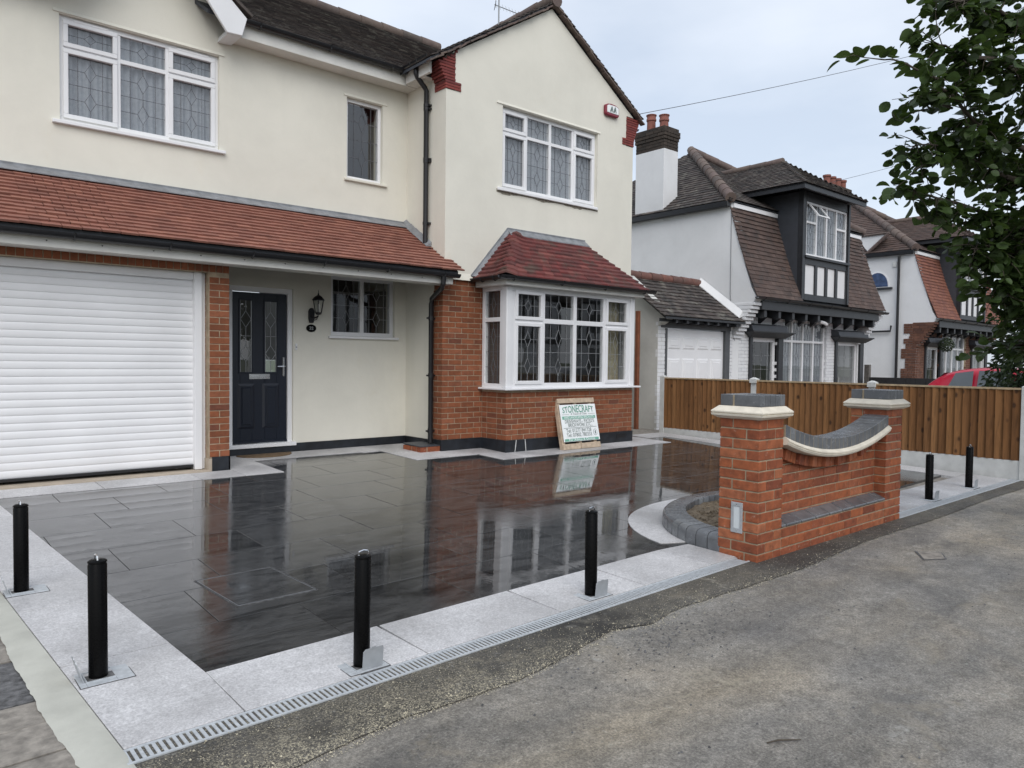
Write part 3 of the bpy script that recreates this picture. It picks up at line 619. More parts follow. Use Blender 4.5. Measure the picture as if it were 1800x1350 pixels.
for a, b in zip([3.46, 4.33], [4.33, 5.22]): bslab([(a+e, 8.90), (b-e, 8.90), (b-e, 9.36), (a+e, 9.36)])
bslab([(5.22+e, 8.62), (5.93, 8.62), (5.93, 9.36), (5.22+e, 9.36)]); bslab([(5.22+e, 7.955), (5.93, 7.955), (5.93, 8.62-e), (5.22+e, 8.62-e)])
bslab([(5.93+e, 7.955), (6.22-e, 7.955), (6.22-e, 8.41), (5.93+e, 8.41)]); bslab([(6.22, 7.42), (6.63-e, 7.42), (6.63-e, 8.41), (6.22, 8.41)])
for a, b in zip([6.63, 7.5, 8.4, 9.33], [7.5, 8.4, 9.33, 9.80]): bslab([(a+e, 7.42), (b-e, 7.42), (b-e, 7.85), (a+e, 7.85)])
bslab([(9.36, 7.85+e), (9.80, 7.85+e), (9.80, 8.41), (9.36, 8.41)])
bslab([(9.90, 7.98), (10.34, 7.98), (10.34, 8.41), (9.90, 8.41)])
ys = [3.41, 4.25, 5.1, 5.95, 6.8, 7.6, 8.40]
for a, b in zip(ys, ys[1:]): bslab([(10.35, a+e), (10.77, a+e), (10.77, b-e), (10.35, b-e)])
# mortar haunching and the neighbour's stone setts on the left
hm = MB(); pl = []; y = 2.6
while y < 8.2: pl.append((y, outleft(y)-.004, .50 - .05*(y-2.87) + R.gauss(0, .0022) + .006*math.sin(y*3.1) + .003*math.sin(y*9))); y += .03
vs = []
for y, a, b in pl: vs += [(a, y, G(y)+.004), ((a*2+b)/3, y, G(y)+.010+R.uniform(-.002, .002)), (b, y, G(y)+.003)]
k = len(pl); hm.add(vs, [(i*3+j, (i+1)*3+j, (i+1)*3+j+1, i*3+j+1) for i in range(k-1) for j in (0, 1)])
o = hm.build('mortar_haunching', M['haunch'], None, 40); o['kind'] = 'structure'
sx = bpy.data.objects.new('stone_path', None); COL.objects.link(sx); sx.location = (0, 4, G(4)); ORG[sx] = Vector(sx.location); sx['kind'] = 'structure'
y = 2.3; i = 0
for a, b, mt in [(2.10, 2.62, 'setts'), (2.62, 3.01, 'setts'), (3.01, 3.27, 'setts'), (3.27, 3.49, 'setts'), (3.49, 3.98, 'setts_dark'), (3.98, 4.3, 'setts'), (4.3, 4.75, 'setts'), (4.75, 5.3, 'setts'), (5.3, 5.9, 'setts'), (5.9, 6.6, 'setts'), (6.6, 7.4, 'setts')]:
    for u0, u1 in ((-1.4, -.42), (-.42, .53)): slab([(u0+.006, a+.006), (u1-.006, a+.006+.03), (u1-.006, b-.006+.03), (u0+.006, b-.006)], sx, M[mt], 'stone', .0, .03, .006)
# ------------------------------------------------------------------ channel drains
def drain(x0, x1, yin, label, indiv):
    t = thing('channel_drain', ((x0+x1)/2, yin((x0+x1)/2)-.06, G(2.88)), label, 'drain', 'slotted drains along the pavement edge')
    wd = .118; top = .004
    def mp(u, n, v): return (u, yin(u) - wd/2 + n, G(2.88) + top + v)
    f = MB(mp); seg = 8
    for s in range(seg):
        a, b = x0+(x1-x0)*s/seg, x0+(x1-x0)*(s+1)/seg
        f.box(a, b, wd/2-.014, wd/2, -.03, 0); f.box(a, b, -wd/2, -wd/2+.014, -.03, 0)
    f.build('frame', M['galv'], t)
    d = MB(mp); d.box(x0, x1, -wd/2+.014, wd/2-.014, -.06, -.026); d.build('channel_bed', M['lead'], t)
    bars = MB(); ps = []; kk, fac = boxfac(.0128, wd-.024, .022); x = x0+.012
    while x < x1-.01:
        ps.append((Vector(mp(x, 0, -.012)), ROT0, kk, fac)); x += .0242
    if indiv: emit(ps, 'grate_bar', t, M['galv'])
    else:
        for c, r, k_, f_ in ps: bars.add([c+Vector(v) for v in f_().v], f_().f)
        o = bars.build('grate_bars', M['galv'], t); o['kind'] = 'stuff'
drain(.64, 4.75, indrain, 'long grey slotted metal drain channel in front of the driveway, left of the brick wall', True)
drain(7.2, 10.95, lambda x: 2.94, 'pale metal drain channel at the pavement edge beside the two far bollards', False)
# ------------------------------------------------------------------ inspection cover in the drive
t = thing('inspection_cover', (1.72, 4.39, G(4.39)), 'square recessed inspection cover with dark slab infill and thin metal edges', 'drain cover')
Q = [(1.455, 4.68), (1.94, 4.692), (1.99, 4.101), (1.505, 4.093)]
cq = (sum(p[0] for p in Q)/4, sum(p[1] for p in Q)/4)
def inset(k): return [(cq[0]+(x-cq[0])*k, cq[1]+(y-cq[1])*k) for x, y in Q]
def frame_poly(k0, k1, dz, name, mat):
    A, B = inset(k0), inset(k1); mb = MB()
    for i in range(4):
        j = (i+1) % 4; mb.hexa([(p[0], p[1], G(p[1])+dz-.004) for p in (A[i], A[j], B[j], B[i])], [(p[0], p[1], G(p[1])+dz) for p in (A[i], A[j], B[j], B[i])])
    mb.build(name, mat, t)
frame_poly(1.012, 1.0, .0035, 'frame', M['setts_dark']); frame_poly(1.0, .972, .002, 'gap', M['blackgloss']); frame_poly(.972, .960, .0035, 'tray_edge', M['lead'])
sheet('infill_slab', inset(.960), M['slate'], .003, parent=t, thick=.004)

# ================================================================== GARDEN WALL with two piers
gw = thing('garden_wall', (5.97, 2.95, 0), 'red brick garden wall with two capped piers and a dipped blue brick coping', 'garden wall')
PX1, PX2, PY, PS = 4.757, 6.872, 2.829, .328; Z0 = -.027
br = []
for px in (PX1, PX2):
    for i in range(14):
        z = Z0 + i*CH; x0, x1, ya, yb = px, px+PS, PY, PY+PS
        if i % 2 == 0:
            brick_at(br, x0, x0+L_, ya, ya+H_, z, z+BH); brick_at(br, x1-H_, x1, ya, ya+L_, z, z+BH); brick_at(br, x1-L_, x1, yb-H_, yb, z, z+BH); brick_at(br, x0, x0+H_, yb-L_, yb, z, z+BH)
        else:
            brick_at(br, x1-L_, x1, ya, ya+H_, z, z+BH); brick_at(br, x0, x0+H_, ya, ya+L_, z, z+BH); brick_at(br, x0, x0+L_, yb-H_, yb, z, z+BH); brick_at(br, x1-H_, x1, yb-L_, yb, z, z+BH)
XA, XB, XM = PX1+PS, PX2, 5.98
def arc(x): return .73 + .186*(x-XM)**2
for i in range(3):
    z = Z0+i*CH
    for a, b in run(XA+.01, XB-.01, H_ if i % 2 else L_): brick_at(br, a, b, PY, PY+.1, z, z+BH)
for i in range(3, 12):
    z = Z0+i*CH
    for a, b in run(XA+.004, XB-.004, (.14 if i % 2 else L_-.02)):
        m = (a+b)/2
        if z + BH < min(arc(a), arc(b)) - .005: brick_at(br, a, b, PY+.098, PY+.198, z, z+BH)
# dog-tooth course of red headers under the moulding
nd = 17
for i in range(nd):
    x = XA + (XB-XA)*(i+.5)/nd; sl = math.atan(2*.186*(x-XM)); c = Vector((x, PY+.098 + (.0 if i % 2 else .014), arc(x)-.108)); kk, fac = boxfac((XB-XA)/nd-.008, .1, .085)
    br.append((c, Matrix.Rotation(-sl, 3, 'Y') @ Matrix.Rotation(.16, 3, 'Z'), kk, fac))
emit(br, 'brick', gw, M['brick'], 300, 'rear_brickwork', .0035)
co = MB()
for px in (PX1, PX2): co.box(px+.006, px+PS-.006, PY+.006, PY+PS-.006, -.15, 1.012)
co.box(XA-.01, XB+.01, PY+.006, PY+.21, -.15, Z0+3*CH-.004)
n = 24
for i in range(n):
    a, b = XA-.005+(XB-XA+.01)*i/n, XA-.005+(XB-XA+.01)*(i+1)/n; co.hexa([(a, PY+.104, Z0+.2), (b, PY+.104, Z0+.2), (b, PY+.2, Z0+.2), (a, PY+.2, Z0+.2)], [(a, PY+.104, arc(a)-.05), (b, PY+.104, arc(b)-.05), (b, PY+.2, arc(b)-.05), (a, PY+.2, arc(a)-.05)])
co.build('mortar_core', M['mortar'], gw)
# sloping blue plinth bricks
for a, b in run(XA+.002, XB-.002, .06):
    m = MB(); cx = (a+b)/2; m.prism([(PY-.004, .199), (PY-.004, .217), (PY+.104, .262), (PY+.104, .199)], 'x', a-cx+.001, b-cx-.001); m.v = [(x, y, z) for x, y, z in m.v]
    link('plinth_brick', m.mesh('plinth_brick', M['blue_brick'], None, .004), gw, (cx, 0, R.uniform(-.001, .001)))
# blue coping bricks on edge along the dip
nb = 25
for i in range(nb):
    a, b = XA+.001+(XB-XA-.002)*i/nb, XA+.001+(XB-XA-.002)*(i+1)/nb; g_ = .0035
    def col(x, g): 
        s = 2*.186*(x-XM); nl = math.hypot(1, s); return [(x+g, arc(x+g)), (x+g - s/nl*.0 , arc(x+g)+.092)]
    la, lb = col(a, g_), col(b, -g_); m = MB()
    m.hexa([(la[0][0], 2.813, la[0][1]), (lb[0][0], 2.813, lb[0][1]), (lb[0][0], 3.030, lb[0][1]), (la[0][0], 3.030, la[0][1])], [(la[1][0], 2.813, la[1][1]), (lb[1][0], 2.813, lb[1][1]), (lb[1][0], 3.030, lb[1][1]), (la[1][0], 3.030, la[1][1])])
    m.build('coping_brick', M['blue_brick'], gw, None, .003)
jm = MB(); k = 40
pr = [(2.8165, .001), (2.8165, .088), (3.026, .088), (3.026, .001)]
def sweep(mb, prof, x0, x1, k):
    vs = []
    for i in range(k+1):
        x = x0+(x1-x0)*i/k; vs += [(x, y, arc(x)+z) for y, z in prof]
    m = len(prof); mb.add(vs, [(i*m+j, i*m+(j+1) % m, (i+1)*m+(j+1) % m, (i+1)*m+j) for i in range(k) for j in range(m)] + [tuple(range(m)), tuple(k*m+j for j in range(m))[::-1]])
sweep(jm, pr, XA+.001, XB-.001, 40); jm.build('coping_joint', M['mortar'], gw)
sm = MB(); sweep(sm, [(2.813, .0), (2.786, -.020), (2.786, -.030), (2.794, -.032), (2.790, -.040), (2.800, -.056), (2.825, -.062), (3.03, -.062), (3.05, -.03), (3.03, 0)], XA+.001, XB-.001, 40); sm.build('stone_moulding', M['stone'], gw, 35)
for px in (PX1, PX2):
    cm = MB()
    def ring(o, z): return [(px-o, PY-o, z), (px+PS+o, PY-o, z), (px+PS+o, PY+PS+o, z), (px-o, PY+PS+o, z)]
    lv = [(.004, 1.013), (.018, 1.020), (.034, 1.030), (.046, 1.036), (.050, 1.050), (.040, 1.053), (.050, 1.059), (.050, 1.068), (.008, 1.106), (-.02, 1.108)]
    vs = [p for o_, z in lv for p in ring(o_, z)]
    cm.add(vs, [(i*4+j, i*4+(j+1) % 4, (i+1)*4+(j+1) % 4, (i+1)*4+j) for i in range(len(lv)-1) for j in range(4)] + [(3, 2, 1, 0), tuple(len(vs)-4+j for j in range(4))])
    cm.build('pier_cap', M['stone'], gw, 30)
    x = px-.005; wd = (PS+.010)/5
    for i in range(5):
        m = MB().box(-wd/2+.003, wd/2-.003, -.1075, .1075, -.041, .041); link('cap_brick', m.mesh('cap_brick', M['blue_brick'], None, .003), gw, (x+wd*(i+.5), PY+.1025, 1.149+R.uniform(-.001, .001)))
    for i in range(3):
        w3 = (PS+.010)/3; m = MB().box(-w3/2+.003, w3/2-.003, -.05, .05, -.041, .041); link('cap_brick', m.mesh('cap_brick', M['blue_brick'], None, .003), gw, (x+w3*(i+.5), PY+.277, 1.149))
    cj = MB().box(px+.005, px+PS-.005, PY+.003, PY+PS-.004, 1.10, 1.186); cj.build('cap_joint', M['mortar'], gw)
t = thing('wall_light', (4.757, 3.0, .29), 'slim steel framed brick light set low in the near pier of the garden wall', 'wall light')
mp = leftside(4.757, 0); a, b, c, d = -3.047, -2.952, .178, .402
f = MB(mp); f.box(a, b, -.01, .007, c, c+.034); f.box(a, b, -.01, .007, d-.03, d); f.box(a, a+.022, -.01, .007, c+.034, d-.03); f.box(b-.022, b, -.01, .007, c+.034, d-.03); f.build('frame', M['flap'], t, None, .002)
f = MB(mp); f.box(a+.022, b-.022, -.01, .002, c+.034, d-.03); f.build('diffuser', plain('frosted_diffuser', (.62, .66, .68), .35, .05, 5, .03), t)
for z in (d-.014, c+.016):
    s = MB(mp); s.box((a+b)/2-.004, (a+b)/2+.004, .006, .009, z-.004, z+.004); s.build('screw', M['chrome'], t)
# ------------------------------------------------------------------ curved planting bed behind the wall
half = [(4.757, 3.14), (4.757, 3.30), (4.765, 3.43), (4.86, 3.66), (4.96, 3.80), (5.10, 3.95), (5.25, 4.06), (5.45, 4.15), (5.70, 4.22), (5.975, 4.25)]
oc = half + [(11.95-x, y) for x, y in half[-2::-1]]
def resample(P, n):
    d = [0]
    for p, q in zip(P, P[1:]): d.append(d[-1]+math.dist(p, q))
    r = []
    for i in range(n+1):
        t_ = d[-1]*i/n
        for j in range(len(d)-1):
            if d[j] <= t_ <= d[j+1]+1e-9: k = (t_-d[j])/(d[j+1]-d[j]); r.append((P[j][0]+(P[j+1][0]-P[j][0])*k, P[j][1]+(P[j+1][1]-P[j][1])*k)); break
    return r
def smooth(P, it=3):
    for _ in range(it): P = [P[0]] + [((a[0]+2*b[0]+c[0])/4, (a[1]+2*b[1]+c[1])/4) for a, b, c in zip(P, P[1:], P[2:])] + [P[-1]]
    return P
OC = smooth(resample(oc, 33), 2)
def normals(P):
    r = []
    for i in range(len(P)):
        a, b = P[max(i-1, 0)], P[min(i+1, len(P)-1)]; d = Vector((b[0]-a[0], b[1]-a[1])).normalized(); r.append(Vector((d.y, -d.x)))   # inward (towards the wall side)
    return r
NC = normals(OC)
bed = thing('planting_bed', (5.975, 3.6, G(3.6)), 'half round planting bed edged with rounded charcoal kerb blocks behind the brick wall', 'planting bed')
kp = [(0, -.03), (0, .088), (.006, .108), (.020, .124), (.042, .132), (.195, .134), (.2, .128), (.2, -.03)]
for i in range(33):
    m = MB(); P0, P1 = Vector(OC[i]), Vector(OC[i+1]); dd = (P1-P0); g_ = .004/dd.length; A = P0+dd*g_; B = P1-dd*g_; na, nb_ = NC[i], NC[i+1]; z0 = G(P0.y); c = (P0+P1)/2; sg = 1
    va = [(A.x+na.x*w_, A.y+na.y*w_, G(A.y)+h) for w_, h in kp]; vb = [(B.x+nb_.x*w_, B.y+nb_.y*w_, G(B.y)+h) for w_, h in kp]; k = len(kp)
    m.add(va+vb, [tuple(range(k)), tuple(range(k, 2*k))[::-1]] + [(j, (j+1) % k, k+(j+1) % k, k+j) for j in range(k)])
    m.build('kerb_block', M['blue_brick'], bed, 40)
so = MB(); inn = [(p[0]+q.x*.19, p[1]+q.y*.19) for p, q in zip(OC, NC)]; cx, cy = 5.975, 3.5; rings = 9; vs = []; k = len(inn)
for r_ in range(rings+1):
    for p in inn:
        s = 1-r_/rings*.98; x = cx+(p[0]-cx)*s; y = cy+(p[1]-cy)*s; vs.append((x, y, G(y)+.085+R.uniform(-.014, .014)))
so.add(vs, [(r_*k+i, r_*k+i+1, (r_+1)*k+i+1, (r_+1)*k+i) for r_ in range(rings) for i in range(k-1)])
so.build('soil', M['soil'], bed, 80)
cr_ = MB()
for i in range(900):
    p = R.choice(inn); s = math.sqrt(R.random())*.97; x = cx+(p[0]-cx)*s; y = cy+(p[1]-cy)*s; q = R.uniform(.006, .017); z = G(y)+.085
    cr_.add([(x+q, y, z), (x, y+q, z), (x-q, y, z), (x, y-q, z), (x+R.uniform(-q, q), y, z+q)], [(0, 1, 4), (1, 2, 4), (2, 3, 4), (3, 0, 4)])
o = cr_.build('soil_crumbs', M['soil'], bed); o['kind'] = 'stuff'
# granite ring round the bed
OUT = [(p[0]-q.x*.31*min(1, .55+.45*math.sin(math.pi*i/33)), p[1]-q.y*.31) for i, (p, q) in enumerate(zip(OC, NC))]
for a, b in zip([3, 8, 13, 18, 24], [8, 13, 18, 24, 30]):
    P = [OC[i] for i in range(a, b+1)] + [OUT[i] for i in range(b, a-1, -1)]
    P = [(x, max(y, infront(x))) for x, y in P]
    bslab(P)

# ================================================================== BOLLARDS
def bollard(x, y, rot, label, h):
    z = G(y)+.006; t = thing('bollard', (x, y, z), label, 'bollard', 'black telescopic bollards round the driveway')
    M4 = Matrix.Translation((x, y, z)) @ Matrix.Rotation(rot, 4, 'Z'); mp = lambda a, b, c: tuple(M4 @ Vector((a, b, c)))
    lean = R.uniform(-.012, .012)
    p = MB(lambda a, b, c: mp(a+c*lean, b, c)); r = .038
    p.lathe([(r, -.02), (r, h-.012), (r-.003, h-.007), (r-.003, h-.004), (r+.001, h-.002), (r, h+.004), (r-.009, h+.010), (.004, h+.012)], (0, 0, 0), 28); p.build('post', M['blackgloss'], t, 40); q_ = MB(mp); q_.box(-.1035, .1035, -.0885, .1285, -.014, .0004); q_.build('plate_joint', M['setts_dark'], t)
    c = MB(lambda a, b, c: mp(a+h*lean, b, c)); c.tube([(-.024, -.004, h+.010), (-.022, -.004, h+.026), (0, -.004, h+.031), (.022, -.004, h+.026), (.024, -.004, h+.010)], .0045, 6); c.build('handle', M['chrome'], t, 40)
    b = MB(mp); b.box(-.10, .10, -.085, -.058, -.012, .0015); b.box(-.10, .10, .058, .125, -.012, .0015); b.box(-.10, -.058, -.058, .058, -.012, .0015); b.box(.058, .10, -.058, .058, -.012, .0015); b.build('base_plate', M['galv'], t, None, .0015)
    b = MB(mp); b.box(-.056, .056, -.056, .056, -.03, -.006); b.build('socket', M['blackgloss'], t)
    f = MB(mp); f.box(-.060, .060, -.058, -.052, -.006, .005); f.box(-.060, -.054, -.052, .058, -.006, .005); f.box(.054, .060, -.052, .058, -.006, .005); f.build('socket_rim', M['galv'], t)
    f = MB(lambda a, b, c: mp(a + .02*(rot == 0), -.066 - c*(.10 if rot == 0 else .30) + b, c*.97+.003)); v = .052; f.prism([(-v, 0), (v, 0), (v, .088), (v-.006, .098), (.012, .098), (.008, .104), (-.008, .104), (-.012, .098), (-v+.012, .098), (-v, .086)], 'y', -.002, .002); f.build('lid_flap', M['flap'], t)
bollard(.607, 5.056, -math.pi/2, 'black bollard at the far left picture edge, on the pale border slabs', .495)
bollard(.712, 3.60, -math.pi/2, 'black bollard on the left border slabs nearest the paving corner', .505)
bollard(1.683, 3.015, 0, 'black bollard by the drain in the middle of the near border, its lid upright', .505)
bollard(3.275, 3.06, 0, 'black bollard on the front border just left of the curved planting bed', .505)
bollard(8.425, 3.02, 0, 'shorter looking black bollard just right of the brick garden wall', .468)
bollard(9.64, 3.03, 0, 'farthest black bollard, next to the end of the wooden fence', .468)
# ================================================================== FENCE on the right boundary
fc = thing('fence', (10.86, 5.6, G(5.6)), 'brown featheredge timber fence with concrete posts and gravel boards', 'fence')
posts = [8.43, 6.575, 4.68, 2.80]
for i, y in enumerate(posts):
    m = MB(); h = 1.165; s = .05; g0 = G(max(y, 2.83))
    m.box(10.83, 10.93, y-s, y+s, g0-.3, h); ca = [(10.83, y-s, h), (10.93, y-s, h), (10.93, y+s, h), (10.83, y+s, h)]
    m.add(ca + [(10.88, y, h+.028)], [(0, 1, 4), (1, 2, 4), (2, 3, 4), (3, 0, 4)]); m.build('concrete_post', M['post_concrete'], fc, None, .004)
    if i in (1, 2):
        m = MB(); m.box(10.80, 10.829, y-.058, y+.058, 1.10, 1.165); m.add([(10.80, y-.058, 1.165), (10.829, y-.058, 1.165), (10.829, y+.058, 1.165), (10.80, y+.058, 1.165), (10.829, y, 1.195)], [(0, 1, 4), (1, 2, 4), (2, 3, 4), (3, 0, 4)]); m.build('post_cap', M['post_concrete'], fc)
for ya, yb in zip(posts, posts[1:]):
    a, b = yb+.05, ya-.05
    m = MB(); m.box(10.845, 10.885, a-.002, b+.002, -.12, .232); m.build('gravel_board', M['post_concrete'], fc, None, .004)
    m = MB(); m.box(10.832, 10.90, a, b, 1.125, 1.148); m.build('capping_rail', plain('pale_new_timber', (.42, .32, .20), .8, .2, 14, .3), fc)
    m = MB(); m.box(10.874, 10.91, a, b, .42, .48); m.box(10.874, 10.91, a, b, .85, .91); m.build('rail', M['fence'], fc)
    n = 19; wd = (b-a)/n
    for i in range(n):
        y = a+wd*(i+.5); m = MB(); e_ = R.uniform(-.006, .006)
        k = 'fboard%d' % (i % 5)
        if k not in MESHES: MESHES[k] = m.prism([(.0, -wd/2-.008), (-.032-R.random()*.006, wd/2), (-.006, wd/2+.004), (.010, -wd/2)], 'z', 0, .894).mesh('board', M['fence'], None, .0015)
        link('board', MESHES[k], fc, (10.868+R.uniform(-.002, .002), y, .2315+R.uniform(-.0, .002)), Matrix.Rotation(R.uniform(-.004, .004), 3, 'X'))
# ================================================================== THE CREAM HOUSE
hs = thing('cream_house', (3, 9.4, .16), 'large cream rendered house with roller garage door, navy front door and brick bay', 'house')
WM, WF = 9.38, 8.40          # main wall plane, projecting gable wing plane
XL, XR = 5.95, 9.88
# main wall, upper part and porch recess
mb = MB(front(WM)); winA = (1.52, 3.225, 3.985, 5.13); winB = (4.965, 5.535, 3.94, 5.055); winP = (4.735, 5.755, 1.74, 2.58); doorh = (3.33, 4.19, .262, 2.335)
mb.walls(-4.0, XL+.02, -.2, 5.48, -.25, 0, [winA, winB, winP, doorh])
mb.prism([(1.35, 5.48), (3.42, 5.48), (2.38, 6.95)], 'y', -.2, 0)
mb.build('render_wall', M['cream'], hs)
# gable wing upper wall
winG = (6.965, 9.0, 3.955, 5.155)
mb = MB(front(WF)); mb.walls(XL, XR, 2.57, 5.45, -.25, 0, [winG]); mb.prism([(XL, 5.45), (XR, 5.45), (XR, 5.60), (7.93, 6.84), (XL, 5.60)], 'y', -.25, 0)
mb.build('gable_wall', M['cream'], hs)
mb = MB(); mb.box(XL, XL+.25, WF+.25, 13.5, 2.5, 5.62); mb.box(XL, XL+.25, 8.63, WM+.2, -.1, 2.5); mb.build('wing_side_wall', M['cream'], hs); mb = MB(); mb.box(XR-.25, XR, WF+.25, 13.5, -.1, 5.55); mb.build('wing_side_wall', M['cream'], hs)
mb = MB(); mb.hexa([(XL-.03, WF-.03, 2.545), (XR+.02, WF-.03, 2.545), (XR+.02, WF, 2.545), (XL-.03, WF, 2.545)], [(XL, WF-.002, 2.64), (XR, WF-.002, 2.64), (XR, WF, 2.64), (XL, WF, 2.64)]); mb.build('bellcast_drip', M['cream'], hs)
mb = MB(); mb.hexa([(XL-.022, 8.40, 2.66), (XL, 8.40, 2.66), (XL, 8.80, 2.90), (XL-.022, 8.80, 2.90)], [(XL-.003, 8.40, 2.78), (XL, 8.40, 2.78), (XL, 8.80, 3.02), (XL-.003, 8.80, 3.02)]); mb.build('side_drip', M['cream'], hs)
# drips and sills
def sill(mp, u0, u1, v, pr, h, mat='upvc', nm='sill'):
    m = MB(mp); m.hexa([(u0, -.05, v-h), (u1, -.05, v-h), (u1, pr, v-h), (u0, pr, v-h)], [(u0, -.05, v), (u1, -.05, v), (u1, pr, v-.008), (u0, pr, v-.008)]); m.build(nm, M[mat], hs, None, .004)
fm, fw_ = front(WM), front(WF)
for mp, u0, u1, v in ((fm, 1.46, 3.285, 5.145), (fm, 4.92, 5.60, 5.07), (fw_, 6.85, 9.05, 5.17)):
    m = MB(mp); m.hexa([(u0, -.01, v-.004), (u1, -.01, v-.004), (u1, .013, v-.004), (u0, .013, v-.004)], [(u0, -.01, v+.03), (u1, -.01, v+.03), (u1, .004, v+.03), (u0, .004, v+.03)]); m.build('lintel_drip', M['cream'], hs)
sill(fm, 1.445, 3.29, 3.985, .05, .045); sill(fm, 4.925, 5.60, 3.942, .04, .04, 'cream'); sill(fw_, 6.87, 8.985, 3.957, .04, .05); sill(fm, 4.69, 5.80, 1.742, .05, .04)
scar = MB(); n_ = 60; U_ = [6.86+(9.02-6.86)*i/n_ for i in range(n_+1)]; D_ = [.016+.016*math.sin(i*.31)+R.uniform(-.006, .012) for i in range(n_+1)]
scar.add([(u, WF-.003, 3.93) for u in U_] + [(u, WF-.003, 3.90-max(.01, d)) for u, d in zip(U_, D_)], [(i, i+1, n_+2+i, n_+1+i) for i in range(n_)]); scar.build('broken_render', plain('bare_broken_render', (.23, .205, .165), .95, .4, 25, .6), hs)
# ---- windows
wn = lambda mp, off: (lambda u, n, v: mp(u, n-off, v))
window(hs, wn(fm, .045), winA[0], winA[1], winA[2], winA[3], [(.56, 4.79, True), (.53, 4.79, False), (.56, 4.79, True)], net=True, room=1.6)
window(hs, wn(fm, .055), winB[0], winB[1], winB[2], winB[3], [(1, None, False)], frame=.045, room=1.6, came='came')
window(hs, wn(fw_, .06), winG[0], winG[1], winG[2], winG[3], [(.46, 4.80, True), (.47, 4.80, False), (.47, 4.80, False), (.46, 4.80, True)], net=True, room=1.6)
window(hs, wn(fm, .05), winP[0], winP[1], winP[2], winP[3], [(1, None, False), (1, None, False)], frame=.055, mull=.06, came='came_light', room=1.6)
# vents over the top-hung lights
for u0, u1, mp, v in ((1.66, 2.0, wn(fm, .045), 5.095), (2.74, 3.10, wn(fm, .045), 5.095)):
    m = MB(mp); m.box(u0, u1, 0, .022, v-.011, v+.011); m.build('trickle_vent', M['upvc'], hs, None, .003)
# ---- navy front door
fr = MB(wn(fm, .03)); fr.box(3.33, 3.395, -.07, .0, .29, 2.27); fr.box(4.125, 4.19, -.07, 0, .29, 2.27); fr.box(3.33, 4.19, -.07, 0, 2.27, 2.335)
df = fr.build('door_frame', M['upvc'], hs, None, .004)
m = MB(fm); m.box(3.325, 4.225, -.1, .035, .255, .305); m.build('threshold', M['upvc'], df, None, .004)
m = MB(wn(fm, .055)); gl = [(3.50, 3.655), (3.825, 3.985)]; m.walls(3.398, 4.122, .312, 2.262, -.045, 0, [(a, b, 1.235, 2.155) for a, b in gl]); dl = m.build('door_leaf', M['navy'], df, None, .003)
for a, b in gl:
    m = MB(wn(fm, .055)); e_ = .022
    m.box(a-e_, b+e_, 0, .010, 1.235-e_, 1.235); m.box(a-e_, b+e_, 0, .010, 2.155, 2.155+e_); m.box(a-e_, a, 0, .010, 1.235, 2.155); m.box(b, b+e_, 0, .010, 1.235, 2.155); m.build('glazing_bead', M['navy'], dl, None, .003)
    m = MB(wn(fm, .065)); m.quad((a, 0, 1.235), (b, 0, 1.235), (b, 0, 2.155), (a, 0, 2.155)); m.build('door_glass', M['glass'], dl)
    m = MB(wn(fm, .065)); c = (a+b)/2
    def seg(p, q, w_=.006):
        d = Vector((q[0]-p[0], q[1]-p[1])).normalized(); n_ = Vector((-d.y, d.x))*w_/2; Q4 = [(p[0]+n_.x, p[1]+n_.y), (p[0]-n_.x, p[1]-n_.y), (q[0]-n_.x, q[1]-n_.y), (q[0]+n_.x, q[1]+n_.y)]; m.hexa([(x, .002, y) for x, y in Q4], [(x, .006, y) for x, y in Q4])
    for x in (a+.008, b-.008): seg((x, 1.235), (x, 2.155))
    for z in (1.915, 1.475):
        for p, q in (((c, z-.105), (b-.008, z)), ((b-.008, z), (c, z+.105)), ((c, z+.105), (a+.008, z)), ((a+.008, z), (c, z-.105))): seg(p, q)
    seg((a, 1.70), (b, 1.70)); seg((c, 1.58), (c, 1.81)); seg((c, 2.02), (c, 2.155)); seg((c, 1.235), (c, 1.37)); m.build('lead_came', M['came_light'], dl)
    for z0, z1 in ((.50, 1.085),):        # moulded lower panels
        A, B = a-.035, b+.035; mm = MB(wn(fm, .055)); w2 = .03
        mm.hexa([(A, 0, z0), (B, 0, z0), (B, 0, z1), (A, 0, z1)], [(A+w2, .012, z0+w2), (B-w2, .012, z0+w2), (B-w2, .012, z1-w2), (A+w2, .012, z1-w2)]); mm.hexa([(A+w2+.012, .008, z0+w2+.012), (B-w2-.012, .008, z0+w2+.012), (B-w2-.012, .008, z1-w2-.012), (A+w2+.012, .008, z1-w2-.012)], [(A+w2+.03, .020, z0+w2+.03), (B-w2-.03, .020, z0+w2+.03), (B-w2-.03, .020, z1-w2-.03), (A+w2+.03, .020, z1-w2-.03)])
        mm.build('door_panel', M['navy'], dl)
m = MB(wn(fm, .055)); m.box(3.615, 3.89, 0, .010, 1.142, 1.212); m.box(3.63, 3.875, .008, .020, 1.172, 1.207); m.box(3.63, 3.875, .008, .013, 1.146, 1.166); m.build('letter_plate', M['chrome'], dl, None, .003)
m = MB(wn(fm, .055)); m.box(4.062, 4.092, 0, .010, 1.18, 1.43); m.build('handle_plate', M['chrome'], dl, None, .004)
m = MB(wn(fm, .055)); m.tube([(4.077, .008, 1.31), (4.077, .05, 1.31), (4.06, .055, 1.31), (3.97, .055, 1.308)], .010, 8); m.build('door_handle', M['chrome'], dl, 40)
m = MB(wn(fm, .055)); m.box(3.398, 4.122, 0, .02, .312, .345); m.build('weather_bar', M['navy'], dl, None, .004)
m = MB(wn(fm, .055)); m.quad((3.42, -.9, .3), (4.1, -.9, .3), (4.1, -.9, 2.3), (3.42, -.9, 2.3)); m.build('hall_lining', M['room'], df)
